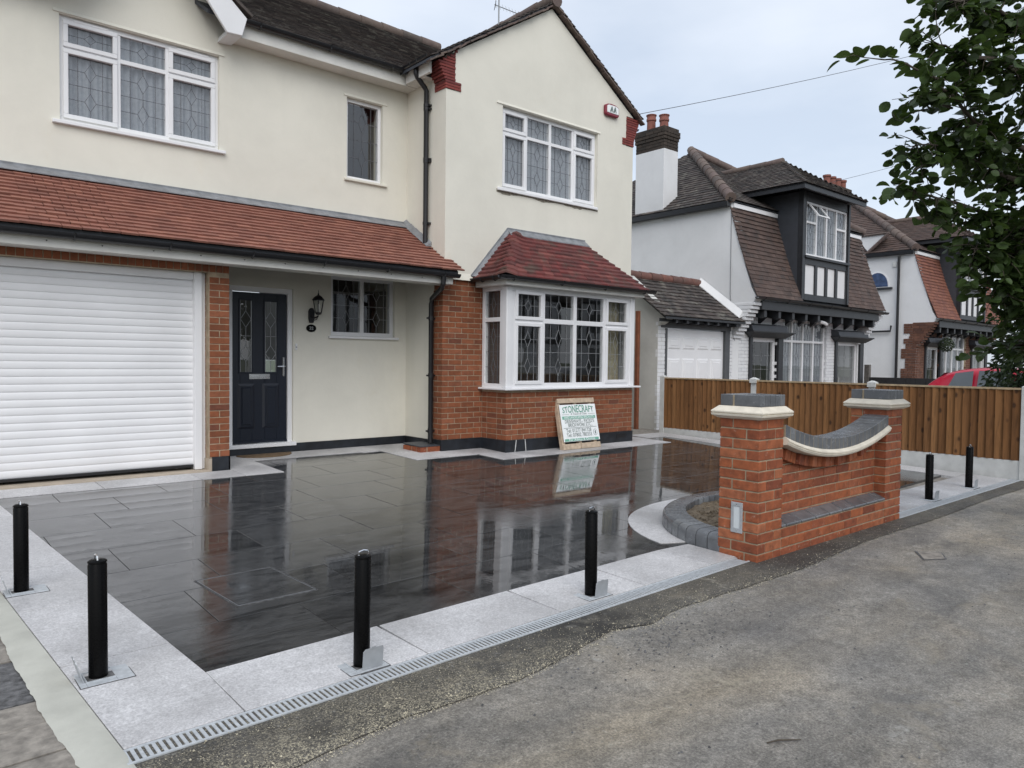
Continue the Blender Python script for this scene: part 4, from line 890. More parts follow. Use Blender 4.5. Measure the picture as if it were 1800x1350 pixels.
m = MB(fm); m.box(3.03, 3.325, 0, .012, -.05, .262); m.box(3.32, 4.235, 0, .012, -.05, .252); m.box(4.235, XL-.012, 0, .012, -.05, .285); m.build('black_plinth', M['plinth'], hs)
m = MB(); m.box(XL-.012, XL, 8.63, WM-.012, -.05, .285); m.build('black_plinth', M['plinth'], hs)
# ---- garage
gb = MB(front(8.464)); gb.walls(-4, 3.015, -.1, 2.60, -.3, 0, [(-1.9, 2.795, -.2, 2.365)]); gb.build('garage_wall', M['mortar_house'], hs)
bs = []
for i in range(28):
    z = .298 + i*CH
    iv = [(2.80, 2.80+H_), (2.80+H_+J_, 3.018)] if i % 2 == 0 else [(2.80, 3.018)]
    if z+BH > 2.36: break
    for a, b in iv: brick_at(bs, a, b, 8.46, 8.57, z, z+BH)
    brick_at(bs, 2.79, 2.80+.08 if i % 2 else 2.80+.09, 8.58, 8.66, z, z+BH)
x = -1.1
while x < 3.0: brick_at(bs, x, min(x+BH, 3.018), 8.455, 8.56, 2.37, 2.575); x += CH
m = MB(); m.box(2.822, 3.024, 8.452, 8.56, .1, .297); m.box(3.008, 3.024, 8.452, 9.37, .1, .297); m.build('black_plinth', M['plinth'], hs)
m = MB(); m.box(2.78, 2.825, 8.455, 8.60, .1, .28); m.build('pier_patch', M['tan_screed'], hs)
gd = MB(); YD = 8.60
gd.box(2.665, 2.745, YD-.06, YD+.06, .16, 2.365); gd.box(2.745, 2.792, YD-.02, YD+.06, .16, 2.365); gf = gd.build('garage_door_frame', M['upvc'], hs, None, .004)
m = MB(); m.box(-1.9, 2.665, YD-.03, YD+.08, 2.278, 2.365); m.build('roller_hood', M['upvc'], gf, None, .006)
sl = MB(); ph = .0765
pf = [(.0, 0), (-.0018, .003), (-.0048, .014), (-.0062, .032), (-.0055, .052), (-.0026, .070), (.0, .0755)]
sl.prism([(y, z) for y, z in pf] + [(.02, .0755), (.02, 0)], 'x', -1.9, 2.668); slm = sl.mesh('slat', M['upvc'], 50)
for i in range(27): link('slat', slm, gf, (0, YD+.02, .213+i*ph))
m = MB(); m.box(-1.9, 2.668, YD-.01, YD+.03, .185, .213); m.build('bottom_seal', M['black'], gf)
m = MB(); m.box(-1.9, 2.795, 8.39, YD+.1, .0, G(8.5)+.012); m.build('threshold_screed', M['tan_screed'], hs)
# garage roof, fascia, gutter
EY, EZ, TY, TZ = 8.09, 2.615, 9.37, 3.385
gr = MB(); gr.hexa([(-4, EY+.05, EZ-.045), (5.99, EY+.05, EZ-.045), (5.945, TY, TZ-.06), (-4, TY, TZ-.06)], [(-4, EY+.05, EZ+.012), (5.99, EY+.05, EZ+.012), (5.945, TY, TZ-.02), (-4, TY, TZ-.02)]); garoof = gr.build('garage_roof', M['slate_board'], hs)
sl_ = Vector((0, TY-EY, TZ-EZ)); rows = 15; gauge = sl_.length/rows*.995
tiles_plane((0, EY, EZ), (1, 0, 0), sl_, lambda v: (-1.2, 6.06 if EY + v*sl_.y/sl_.length < 8.40 else 5.945), rows, gauge, .168, M['orange_tile'], garoof, .019, 210, 'tile', None, 'tile_field', lambda v: .012*max(0, 1-v/.5))
m = MB(); m.hexa([(-4, TY-.13, TZ-.045), (5.95, TY-.13, TZ-.045), (5.95, TY, TZ+.035), (-4, TY, TZ+.035)], [(-4, TY-.13, TZ-.036), (5.95, TY-.13, TZ-.036), (5.95, TY, TZ+.046), (-4, TY, TZ+.046)]); m.box(-4, 5.95, TY-.012, TY+.012, TZ+.03, TZ+.06); m.build('lead_flashing', M['lead'], garoof)
for i in range(5):
    y0 = 8.72+i*.13; z0 = EZ+(y0-EY)*sl_.z/sl_.y; m = MB(); m.hexa([(5.86, y0, z0+.02), (5.945, y0, z0+.03), (5.945, y0+.14, z0+.125), (5.86, y0+.14, z0+.105)], [(5.86, y0, z0+.026), (5.945, y0, z0+.09), (5.945, y0+.14, z0+.185), (5.86, y0+.14, z0+.112)]); m.build('step_flashing', M['lead'], garoof)
m = MB(); m.box(-4, 5.90, 8.19, 8.215, 2.445, 2.615); m.build('fascia', M['upvc_dull'], garoof, None, .004)
m = MB(); m.box(5.86, 5.94, 8.185, 8.395, 2.45, 2.555); m.build('fascia_end', M['upvc_dull'], garoof, None, .004)
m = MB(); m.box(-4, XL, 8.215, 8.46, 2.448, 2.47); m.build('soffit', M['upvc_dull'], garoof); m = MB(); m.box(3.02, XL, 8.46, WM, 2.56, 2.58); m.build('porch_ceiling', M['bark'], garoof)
m = MB()
for x in [-.2+.47*i for i in range(13)]: m.box(x-.006, x+.006, 8.186, 8.192, 2.50, 2.512)
o = m.build('fascia_nails', M['setts_dark'], garoof); o['kind'] = 'stuff'
gutter(garoof, (-4, 8.12, 2.585), (5.99, 8.12, 2.58), .052)
# lower downpipe with swan neck
dp = MB(); dp.tube([(5.74, 8.12, 2.56), (5.74, 8.13, 2.44), (5.76, 8.2, 2.38), (5.85, 8.56, 2.27), (5.87, 8.60, 2.2), (5.87, 8.60, .25)], .036, 12); d_ = dp.build('downpipe', M['black'], hs, 40)
for z in (2.0, 1.2, .42):
    m = MB(); m.tube([(5.87, 8.60, z-.03), (5.87, 8.60, z+.03)], .041, 12); m.box(5.80, 5.945, 8.585, 8.615, z-.012, z+.012); m.build('pipe_clip', M['black'], d_)
# brick boxing at the foot of the downpipe
bxp = thing('gully_surround', (5.77, 8.65, .15), 'low red brick gully surround with grey top at the foot of the black downpipe', 'brick surround')
z0 = G(8.45)-.01; q = []
for a, b in ((5.60, 5.705), (5.715, 5.93)): brick_at(q, a, b, 8.44, 8.54, z0, z0+.085)
for a, b in ((8.55, 8.655), (8.665, 8.88)): brick_at(q, 5.60, 5.70, a, b, z0, z0+.085)
emit(q, 'brick', bxp, M['brick'], 300, 'brickwork', .003)
m = MB(); m.box(5.603, 5.94, 8.443, 8.88, z0-.05, z0+.083); m.build('mortar_core', M['mortar'], bxp)
m = MB(); m.hexa([(5.596, 8.436, z0+.088), (5.938, 8.436, z0+.088), (5.938, 8.885, z0+.095), (5.596, 8.885, z0+.095)], [(5.596, 8.436, z0+.100), (5.938, 8.436, z0+.100), (5.938, 8.885, z0+.112), (5.596, 8.885, z0+.112)]); m.build('grey_top', M['slate_board'], bxp, None, .003)
# ---- wing lower brickwork and bay
wb = MB(); BX0, BX1, BY = 6.635, 9.325, 7.862
wb.box(XL-.014, BX0+.1, 8.4195, 8.63, -.1, 2.57); wb.box(BX1-.1, XR-.004, 8.4195, 8.63, -.1, 2.57)
wb.box(BX0+.004, BX1-.004, BY+.004, BY+.1, -.1, 1.005); wb.box(BX0+.004, BX0+.1, BY+.1, 8.43, -.1, 1.005); wb.box(BX1-.1, BX1-.012, BY+.1, 8.43, -.1, 1.005); wb.build('lower_wall', M['mortar_house'], hs)
zb = .303
for i in range(30):
    z = zb+i*CH; ph_ = i % 2
    if z+BH > 2.56: break
    for a, b in run(XL-.018, 6.64, (H_, L_)[ph_]): brick_at(bs, a, b, 8.415, 8.625 if (a < XL and ph_ == 0) else 8.515, z, z+BH)
    for a, b in run(8.415+(L_ if ph_ == 0 else H_)+J_, 8.64, .21 if ph_ else .1): brick_at(bs, XL-.018, XL+.06, a, b, z, z+BH)
    if i < 30 and z < 2.5:
        for a, b in run(9.33, XR, (H_, L_)[ph_]):
            if i < 10 or True: brick_at(bs, a, b, 8.415, 8.49, z, z+BH)
    if z+BH < 1.01:
        for a, b in run(BX0, BX1, (H_, L_)[ph_]): brick_at(bs, a, b, BY, BY+(.2 if (a < BX0+.01 and ph_ == 0) else .09), z, z+BH)
        for a, b in run(BY+(.2 if ph_ == 0 else .09)+J_, 8.405, .1 if ph_ else L_): brick_at(bs, BX0, BX0+.08, a, b, z, z+BH)
emit(bs, 'brick', hs, M['brick_house'], 300, 'brickwork', .002)
m = MB(); m.box(BX0-.012, BX1+.012, BY-.012, BY+.05, -.05, .300); m.box(BX0-.012, BX0+.05, BY+.05, 8.41, -.05, .300); m.box(XL-.028, BX0-.012, 8.405, 8.5, -.05, .300); m.box(XL-.028, XL+.02, 8.5, 8.63, -.05, .300); m.box(BX1, XR+.01, 8.405, 8.5, -.05, .30); m.build('black_plinth', M['plinth'], hs)
m = MB(); m.box(8.95, 9.17, BY-.016, BY-.011, .20, .27); m.build('air_brick', M['black'], hs)
for x, s in ((6.80, .02), (7.0, -.015)):
    m = MB(); m.tube([(x+s, BY-.013, .30), (x+s*.4, BY-.014, .22), (x-s*.3, BY-.014, .12)], [.006, .008, .005], 5); m.build('sealant_run', M['post_concrete'], hs)
bay = MB(); bay.box(BX0-.02, BX0+.09, BY-.02, BY+.09, 1.03, 2.46); bay.box(BX1-.09, BX1+.02, BY-.02, BY+.09, 1.03, 2.46); bayo = bay.build('bay_post', M['upvc'], hs, None, .012)
window(hs, front(BY-.005), BX0+.09, BX1-.09, 1.03, 2.465, [(.445, 1.98, True), (.53, 2.0, False), (.53, 2.0, False), (.445, 1.98, True)], frame=.07, mull=.07, came='came_light', room=1.6, curt=(.10, .16), name='bay_window', rext=-.02)
window(hs, leftside(BX0-.005, 8.43), .02, 8.43-BY-.09, 1.03, 2.465, [(1, 2.0, False)], frame=.06, mull=.06, came='came', curt=(.38, .2), name='bay_side_window')
m = MB(); m.box(BX1-.03, BX1+.005, BY+.09, 8.43, 1.03, 2.46); m.build('bay_side_panel', M['upvc'], hs)
m = MB(); P = [(BX0-.075, BY-.075), (BX1+.13, BY-.075), (BX1+.13, 8.41), (BX0-.075, 8.41)]; m.prism(P, 'z', 1.005, 1.032); m.build('bay_sill', M['upvc'], hs, None, .005)
m = MB(); m.prism([(BX0-.13, BY-.13), (BX1+.10, BY-.13), (BX1+.10, 8.41), (BX0-.13, 8.41)], 'z', 2.463, 2.475); m.build('bay_soffit', M['upvc_dull'], hs)
m = MB(); a, b, c = BX0-.14, BX1+.11, BY-.14; m.box(a, b, c, c+.022, 2.462, 2.555); m.box(a, a+.022, c+.022, 8.405, 2.462, 2.555); m.box(b-.022, b, c+.022, 8.405, 2.462, 2.555); m.build('bay_fascia', M['upvc_dull'], hs, None, .004)
# bay roof: courses follow the plan round a swept hip
bz0, bz1, nb_ = 2.575, 3.30, 11
def plan(t):     # t 0 eave .. 1 top ; polyline wall-left -> corner -> front -> corner -> wall-right
    L0, R0, F0 = 6.43+.66*t, 9.52-.80*t, 7.66+.69*t; r = .22*(1-.3*t); P = [(L0, 8.395)]
    if 8.395-F0 < r: r = max(.02, (8.395-F0)*.8)
    P.append((L0, F0+r))
    for k in range(1, 7): a = math.pi + (math.pi/2)*k/6; P.append((L0+r+r*math.cos(a), F0+r+r*math.sin(a)))
    P += [(R0-.02, F0), (R0, F0+.02), (R0, 8.395)]; return P
def along(P, d):
    for p, q in zip(P, P[1:]):
        l = math.dist(p, q)
        if d <= l: k = d/l if l else 0; return (p[0]+(q[0]-p[0])*k, p[1]+(q[1]-p[1])*k)
        d -= l
    return P[-1]
def plen(P): return sum(math.dist(p, q) for p, q in zip(P, P[1:]))
bd = MB(); P0, P1 = plan(0), plan(1); k = len(P0)
bd.add([(x, y, bz0-.03) for x, y in P0] + [(x, y, bz1-.02) for x, y in P1], [(i, i+1, k+i+1, k+i) for i in range(k-1)]); bayroof = bd.build('bay_roof', M['slate_board'], hs)
for i in range(nb_):
    t0, t1 = i/nb_, min(1.0, (i+1.12)/nb_); A, B = plan(t0), plan(t1); la, lb = plen(A), plen(B); n = max(4, round(la/.172)); off = .5 if i % 2 else 0
    cuts = [0] + [(j+off)/n for j in range(n+1) if .02 < (j+off)/n < .98] + [1]; za, zb_ = bz0+(bz1-bz0)*t0 + (.0 if i else .0), bz0+(bz1-bz0)*t1
    sw = [0.0]
    for a, b in zip(cuts, cuts[1:]):
        g_ = .0015/la; s0, s1 = a+g_, b-g_; jz = R.uniform(-.002, .003)
        def bon(s): # bonnet lift near the swept hip
            d = abs(s - (8.395-A[1][1]+.16)/la)*la; return .05*math.exp(-(d/.12)**2)
        mid = (s0+s1)/2; p0, pm, p1 = along(A, s0*la), along(A, mid*la), along(A, s1*la); q0, qm, q1 = along(B, s0*lb), along(B, mid*lb), along(B, s1*lb)
        th = .024; lo = [(p0[0], p0[1], za+bon(s0)+jz), (pm[0], pm[1], za+bon(mid)+jz), (p1[0], p1[1], za+bon(s1)+jz)]; hi = [(q0[0], q0[1], zb_-.012+bon(s0)), (qm[0], qm[1], zb_-.012+bon(mid)), (q1[0], q1[1], zb_-.012+bon(s1))]
        vs = lo + hi + [(x, y, z+th) for x, y, z in lo] + [(x, y, z+th*.35) for x, y, z in hi]
        m = MB().add(vs, [(0, 1, 4, 3), (1, 2, 5, 4), (6, 9, 10, 7), (7, 10, 11, 8), (0, 6, 7, 1), (1, 7, 8, 2), (3, 4, 10, 9), (4, 5, 11, 10), (0, 3, 9, 6), (2, 8, 11, 5)])
        m.build('tile', M['red_tile'], bayroof)
m = MB(); m.hexa([(7.06, 8.30, 3.265), (8.74, 8.30, 3.265), (8.72, 8.398, 3.36), (7.08, 8.398, 3.36)], [(7.06, 8.30, 3.28), (8.74, 8.30, 3.28), (8.72, 8.398, 3.372), (7.08, 8.398, 3.372)]); m.build('lead_flashing', M['lead'], bayroof)
m = MB(); m.box(7.08, 8.72, 8.385, 8.40, 3.362, 3.385); m.hexa([(6.395, 8.383, 2.625), (6.42, 8.383, 2.60), (7.10, 8.383, 3.36), (7.075, 8.383, 3.385)], [(6.395, 8.399, 2.625), (6.42, 8.399, 2.60), (7.10, 8.399, 3.36), (7.075, 8.399, 3.385)]); m.build('flashing_edge', M['lead'], bayroof)
m = MB(); m.hexa([(6.40, 8.396, 2.61), (6.52, 8.396, 2.595), (7.16, 8.396, 3.28), (7.07, 8.396, 3.36)], [(6.42, 8.36, 2.615), (6.50, 8.30, 2.60), (7.13, 8.33, 3.285), (7.08, 8.37, 3.36)]); m.build('side_flashing', M['lead'], bayroof)
gutter(bayroof, (6.33, 7.66, 2.575), (9.60, 7.66, 2.572), .052); gutter(bayroof, (6.42, 8.40, 2.577), (6.42, 7.62, 2.576), .052)
# ---- main roof, eaves, mock gable
m = MB(); m.box(3.38, XL, 9.12, 9.145, 5.325, 5.50); m.box(3.38, XL, 9.145, WM, 5.33, 5.345); m.build('main_fascia', M['upvc_dull'], hs, None, .004)
RA, RB = (9.08, 5.54), (11.55, 7.22); sv = Vector((0, RB[0]-RA[0], RB[1]-RA[1])); kr = sv.z/sv.y
m = MB(); m.hexa([(3.0, 9.12, 5.50), (6.6, 9.12, 5.50), (8.2, RB[0], RB[1]-.04), (2.4, RB[0], RB[1]-.04)], [(3.0, 9.12, 5.55), (6.6, 9.12, 5.55), (8.2, RB[0], RB[1]), (2.4, RB[0], RB[1])]); mroof = m.build('main_roof', M['slate_board'], hs)
def mlim(v):
    f = v/sv.length; z = RA[1]+sv.z*f; return (3.40 - f*1.3, min(5.74 + (z-5.54)/.63, 7.9))
tiles_plane((0, RA[0], RA[1]), (1, 0, 0), sv, mlim, 30, sv.length/30, .168, M['dark_tile'], mroof, .013, 0, 'tile', None, 'tile_field')
m = MB(); m.hexa([(-4, 9.12, 5.50), (1.36, 9.12, 5.50), (2.39, RB[0], RB[1]-.04), (-4, RB[0], RB[1]-.04)], [(-4, 9.12, 5.55), (1.36, 9.12, 5.55), (2.39, RB[0], RB[1]), (-4, RB[0], RB[1])]); m.build('main_roof_deck', M['slate_board'], mroof)
tiles_plane((0, RA[0], RA[1]), (1, 0, 0), sv, lambda v: (-4, 1.34 + v/sv.length*1.0), 30, sv.length/30, .168, M['dark_tile'], mroof, .013, 0, 'tile', None, 'tile_field')
m = MB(); m.box(-4, 1.4, 9.12, 9.145, 5.325, 5.50); m.build('main_fascia', M['upvc_dull'], hs); gutter(mroof, (-4, 9.06, 5.525), (1.38, 9.06, 5.52), .055)
ridge_run((-4, RB[0], RB[1]+.02), (8.0, RB[0], RB[1]+.02), .095, .42, M['ridge'], mroof)
gutter(mroof, (3.36, 9.06, 5.525), (5.74, 9.06, 5.52), .055)
m = MB(); m.box(5.74, 5.78, 8.5, 9.10, 5.34, 5.50); m.box(5.78, 5.95, 8.66, 9.38, 5.335, 5.35); m.build('side_fascia', M['upvc_dull'], hs, None, .004); gutter(mroof, (5.70, 9.1, 5.545), (5.70, 8.44, 5.55), .055)
m = MB(); p = [(3.43, 5.52), (3.37, 5.30), (3.19, 5.29), (2.96, 5.60), (2.30, 6.50), (2.42, 6.72), (3.24, 5.69)]; m.prism(p, 'y', 9.0, 9.04); m.build('bargeboard', M['upvc'], hs, None, .006); m = MB(); m.prism([(4.76-x, z) for x, z in p], 'y', 9.0, 9.04); m.build('bargeboard', M['upvc'], hs, None, .006)
m = MB(); m.hexa([(2.38, 8.98, 6.83), (1.28, 8.98, 5.55), (1.28, 11, 5.55), (2.38, 11, 6.83)], [(2.38, 8.98, 6.87), (1.25, 8.98, 5.58), (1.25, 11, 5.58), (2.38, 11, 6.87)]); m.build('mock_gable_roof', M['dark_tile'], mroof)
m = MB(); m.prism([(3.20, 5.29), (3.37, 5.30), (3.37, 5.34), (3.22, 5.36)], 'y', 9.04, WM); m.build('barge_return', M['upvc'], hs)
m = MB(); m.hexa([(3.26, 8.98, 5.70), (3.48, 8.98, 5.55), (3.48, 11, 5.55), (3.26, 11, 5.70)], [(3.28, 8.98, 5.73), (3.50, 8.98, 5.575), (3.50, 11, 5.575), (3.28, 11, 5.73)]); m.hexa([(2.38, 8.98, 6.83), (3.27, 8.98, 5.69), (3.27, 11, 5.69), (2.38, 11, 6.83)], [(2.40, 8.98, 6.87), (3.30, 8.98, 5.72), (3.30, 11, 5.72), (2.40, 11, 6.87)]); m.build('mock_gable_roof', M['dark_tile'], mroof)
# wing roof: verge tiles on two slopes
ap = (7.94, 6.93); kx = .628
for sgn, xe in ((-1, 5.66), (1, 10.06)):
    ez = ap[1] - abs(xe-ap[0])*kx; V = Vector(((ap[0]-xe), 0, ap[1]-ez)); 
    m = MB(); m.hexa([(xe, 8.36, ez-.05), (xe, 13.6, ez-.05), (ap[0], 13.6, ap[1]-.05), (ap[0], 8.36, ap[1]-.05)], [(xe, 8.36, ez-.012), (xe, 13.6, ez-.012), (ap[0], 13.6, ap[1]-.012), (ap[0], 8.36, ap[1]-.012)]); wr = m.build('wing_roof', M['slate_board'], hs)
    n = 25; gg = V.length/n
    tiles_plane((xe, 8.325, ez), (0, 1, 0), V, lambda v: (0, 1.6), n, gg, .168, M['dark_tile'], wr, .014, 0, 'tile', None, 'verge_tile_field')
    uc = []      # undercloak tiles seen from below, uneven
    for i in range(23):
        f = (i+.3)/23.5; c = Vector((xe, 8.362, ez-.045)) + V*f; k_, fac = boxfac(.155, .09, .022); uc.append((c + Vector((0, R.uniform(-.012, .012), R.uniform(-.012, .006))), Matrix.Rotation(-math.atan2(V.z, V.x) + R.uniform(-.10, .10), 3, 'Y'), k_, fac))
    emit(uc, 'undercloak_tile', wr, M['ridge'], 60, 'undercloak')
ridge_run((ap[0], 8.30, ap[1]+.02), (ap[0], 13.4, ap[1]+.02), .10, .42, M['ridge'], hs)
# red brick kneelers
kn = []
for i in range(14):
    z = 5.155+i*.040; zz = z+.034; k_ = i/13
    xo = XL-.012 if i < 3 else XL-.012 - .022*(i-2)
    xi = 6.20 if i < 3 else 6.10
    xi2 = min(xi, 7.94-(6.90-zz)/.628*0+9)
    if xo < 5.70: xo = 5.70
    xo = max(xo, 7.94-(6.84-zz)/.628)
    brick_at(kn, xo, min(xi, xi2), WF-.012, 8.66, z, zz, .003)
    xo2 = XR+.012 if i < 3 else XR+.012+.016*(i-2)
    if zz < 5.66: brick_at(kn, 9.60 if i < 3 else 9.695, min(xo2, 10.02), WF-.012, 8.6, z-.045, zz-.045, .003)
emit(kn, 'kneeler_tile', hs, pieces_mat('red_creasing_tile', [(.20, .045, .04), (.25, .055, .045), (.17, .04, .038)], .8, 14, .4), 60, 'kneeler_field', .003)
m = MB(); m.box(5.96, 6.09, WF-.004, 8.6, 5.15, 5.66); m.box(9.70, 9.87, WF-.004, 8.6, 5.10, 5.60); m.build('kneeler_core', M['soot_brick'], hs)
# upper downpipe
dp = MB(); dp.tube([(5.72, 8.80, 5.49), (5.72, 8.80, 5.40), (5.74, 8.80, 5.36), (5.87, 8.80, 5.24), (5.895, 8.80, 5.20), (5.895, 8.80, 3.0)], .036, 12); d_ = dp.build('downpipe', M['black'], hs, 40)
for z in (5.0, 4.95, 4.25, 4.22, 3.35):
    m = MB(); m.tube([(5.895, 8.80, z-.02), (5.895, 8.80, z+.02)], .041, 12); m.box(5.90, 5.948, 8.74, 8.86, z-.012, z+.012); m.build('pipe_clip', M['black'], d_)
m = MB(); m.tube([(5.895, 8.80, 3.02), (5.895, 8.78, 2.98), (5.88, 8.68, 2.955)], .040, 12); m.build('pipe_shoe', M['black'], d_, 40)
m = MB(); m.tube([(10.06, 8.60, 5.46), (10.10, 8.60, 5.40), (10.10, 8.62, 5.30), (9.92, 8.64, 5.20)], .034, 10); m.build('downpipe', M['black'], hs, 40)
gutter(hs, (10.10, 8.5, 5.50), (10.10, 12, 5.50), .055)
# ---- things fixed to or standing by the house
t = thing('wall_lantern', (4.44, 9.36, 1.9), 'black coach lantern on a scrolled bracket beside the porch window', 'wall lamp')
m = MB(lambda u, n, v: (u, 9.372-n, v)); m.prism([(4.41, 1.90), (4.395, 1.96), (4.395, 2.06), (4.42, 2.10), (4.46, 2.10), (4.48, 2.06), (4.48, 1.96), (4.465, 1.90)], 'y', 0, .03); m.build('back_plate', M['black'], t, None, .006)
m = MB(); m.tube([(4.44, 9.34, 1.98), (4.455, 9.28, 1.965), (4.475, 9.24, 1.985), (4.48, 9.235, 2.02)], .011, 8); m.tube([(4.45, 9.33, 1.93), (4.47, 9.27, 1.945), (4.48, 9.25, 1.99)], .006, 6); m.build('bracket', M['black'], t, 40)
lc = (4.48, 9.235, 0)
m = MB(); m.lathe([(.028, 2.005), (.045, 2.02), (.05, 2.035), (.04, 2.04)], lc, 6); m.lathe([(.088, 2.196), (.092, 2.205), (.06, 2.24), (.03, 2.262), (.01, 2.27), (.013, 2.285), (.006, 2.30), (.004, 2.335)], lc, 6); m.build('canopy', M['black'], t)
m = MB()
for k_ in range(6): a = k_*math.pi/3; m.tube([(lc[0]+.045*math.cos(a), lc[1]+.045*math.sin(a), 2.035), (lc[0]+.075*math.cos(a), lc[1]+.075*math.sin(a), 2.20)], .005, 5)
m.build('cage_bars', M['black'], t)
m = MB(); m.lathe([(.040, 2.04), (.068, 2.195)], lc, 6); m.build('lantern_glass', M['glass'], t)
m = MB(); m.lathe([(.012, 2.04), (.012, 2.09), (.02, 2.12), (.012, 2.15)], lc, 8); m.build('bulb', M['statue'], t, 40)
def text_mesh(s, size, bold=0.0, sx=1.0, extrude=0.0):
    cu = bpy.data.curves.new('lettering', 'FONT'); cu.body = s; cu.size = size; cu.align_x = 'CENTER'; cu.offset = bold; cu.extrude = extrude; cu.resolution_u = 3
    o = bpy.data.objects.new('lettering', cu); COL.objects.link(o); dg = bpy.context.evaluated_depsgraph_get(); me = bpy.data.meshes.new_from_object(o.evaluated_get(dg)); bpy.data.objects.remove(o)
    for v in me.vertices: v.co.x *= sx
    return me
def write(s, size, cx, cz, mp, mat, parent, name, bold=0.0, width=None, arch=0.0):
    me = text_mesh(s, size, bold); xs_ = [v.co.x for v in me.vertices]; hw = (max(xs_)-min(xs_))/2; mx = (max(xs_)+min(xs_))/2
    for v in me.vertices:
        x = v.co.x-mx; y = v.co.y
        if arch: y *= 1+arch*(1-(x/hw)**2)
        if width: x *= width/(2*hw)
        v.co = Vector(mp(cx+x, .0, cz+y))
    me.materials.append(mat); return link(name, me, parent)
t = thing('house_number', (4.44, 9.37, 1.83), 'small black oval number plaque under the wall lantern', 'number plaque')
m = MB(lambda u, n, v: (u, 9.378-n, v)); m.prism([(4.442+.072*math.cos(a*math.pi/12), 1.828+.052*math.sin(a*math.pi/12)) for a in range(24)], 'y', 0, .012); m.build('plaque', M['blackgloss'], t, None, .003)
write('32', .06, 4.442, 1.807, lambda u, n, v: (u, 9.364, v), M['came_light'], t, 'number', .0015)
t = thing('doorbell', (4.225, 9.37, 1.56), 'tiny white doorbell push on the wall right of the navy door', 'doorbell')
m = MB(front(WM)); m.box(4.214, 4.244, 0, .016, 1.53, 1.615); m.build('bell_case', M['upvc'], t, None, .004); m = MB(front(WM)); m.box(4.222, 4.236, .015, .02, 1.56, 1.575); m.build('button', M['came'], t)
t = thing('alarm_box', (9.27, 8.38, 5.6), 'maroon and white burglar alarm box high on the gable wall', 'alarm box')
m = MB(front(WF)); P = [(9.12, 5.515), (9.16, 5.49), (9.42, 5.49), (9.45, 5.515), (9.45, 5.655), (9.38, 5.685), (9.28, 5.692), (9.19, 5.685), (9.12, 5.655)]; m.prism(P, 'y', 0, .06); m.build('casing', M['maroon'], t, None, .012)
m = MB(front(WF-.055)); m.prism([(9.15, 5.535), (9.43, 5.535), (9.43, 5.645), (9.37, 5.665), (9.20, 5.665), (9.15, 5.645)], 'y', 0, .012); m.build('cover', M['sign_white'], t, None, .006)
m = MB(front(WF-.069))
for c in (9.255, 9.335): m.prism([(c-.045, 5.555), (c-.010, 5.555), (c+.006, 5.60), (c+.012, 5.555), (c+.034, 5.555), (c+.012, 5.645), (c-.006, 5.645)], 'y', -.002, .001)
m.build('emblem', M['sign_grey'], t)
t = thing('television_aerial', (7.9, 9.6, 6.97), 'thin metal television aerial above the gable roof', 'aerial')
m = MB(); m.tube([(7.77, 9.5, 6.8), (7.77, 9.5, 7.34)], .012, 6); m.build('mast', M['alu'], t)
m = MB(); m.tube([(7.68, 9.5, 7.215), (8.55, 9.62, 7.30)], .007, 5); m.build('boom', M['alu'], t)
for i in range(11):
    x = 7.72+i*.08; y = 9.5+(x-7.68)*.14; z = 7.219+(x-7.68)*.098; m = MB(); m.tube([(x, y-.02, z-.055), (x, y+.02, z+.055)], .004, 4); m.build('element', M['alu'], t)
m = MB(); m.tube([(7.70, 9.5, 7.17), (7.70, 9.5, 7.30)], .005, 4); m.tube([(7.66, 9.44, 7.25), (7.72, 9.56, 7.16)], .005, 4); m.build('reflector', M['alu'], t)
t = MB(); P = [(3.75+.36*math.cos(a), 9.24+.25*math.sin(a)*(-1)) for a in [math.pi*k/18 for k in range(19)]]; P = [(x, min(y, 9.30)) for x, y in P]
t.add([(x, y+.04, G(y)+.006) for x, y in P] + [(x, y+.04, G(y)+.022) for x, y in P], [tuple(range(19))[::-1], tuple(range(19, 38))] + [(i, (i+1) % 19, 19+(i+1) % 19, 19+i) for i in range(19)])
tag(t.build('doormat', M['mat'], None, None, .004), 'brown half round coir doormat in front of the navy door', 'doormat')
# signboard leaning on the bay
SO = Vector((7.53, 7.60, G(7.60)+.010)); SU = Vector((1, 0, 0)); SV = Vector((.065, .235, .74)).normalized(); SN = SU.cross(SV).normalized(); SN = SN if SN.y < 0 else -SN
SW, SH = .785, .775
def sg(u, n, v): p = SO + SU*u + SV*v + SN*n; return (p.x, p.y, p.z)
t = thing('trade_sign', tuple(SO + SU*.38), 'white trade signboard with green lettering on a pallet timber frame leaning against the bay', 'signboard')
for a, b in ((0, .36), (.372, SW)): m = MB(sg); m.box(a, b, -.02, 0, 0, .085); m.build('timber_batten', M['pallet'], t, None, .004)
m = MB(sg); m.box(0, SW, -.02, 0, SH-.075, SH); m.build('timber_batten', M['pallet'], t, None, .004)
for u in (.03, .38, .70): m = MB(sg); m.box(u-.03, u+.03, -.09, -.021, .005, SH-.005); m.build('bearer', M['pallet'], t, None, .003)
m = MB(sg); m.box(.015, SW-.005, .0, .006, .115, SH-.10); m.build('board', M['sign_white'], t)
P_ = lambda u, n, v: sg(u, .0085, v); B0, BHt = .115, SH-.215; cu_ = SW/2+.005; zl = lambda f: B0 + BHt*(1-f)
write('STONECRAFT', .115, cu_, zl(.22), P_, M['sign_green'], t, 'title', .0012, .66, .42)
write('A Touch of Class', .045, cu_, zl(.285), P_, M['sign_grey'], t, 'strapline', 0, .34)
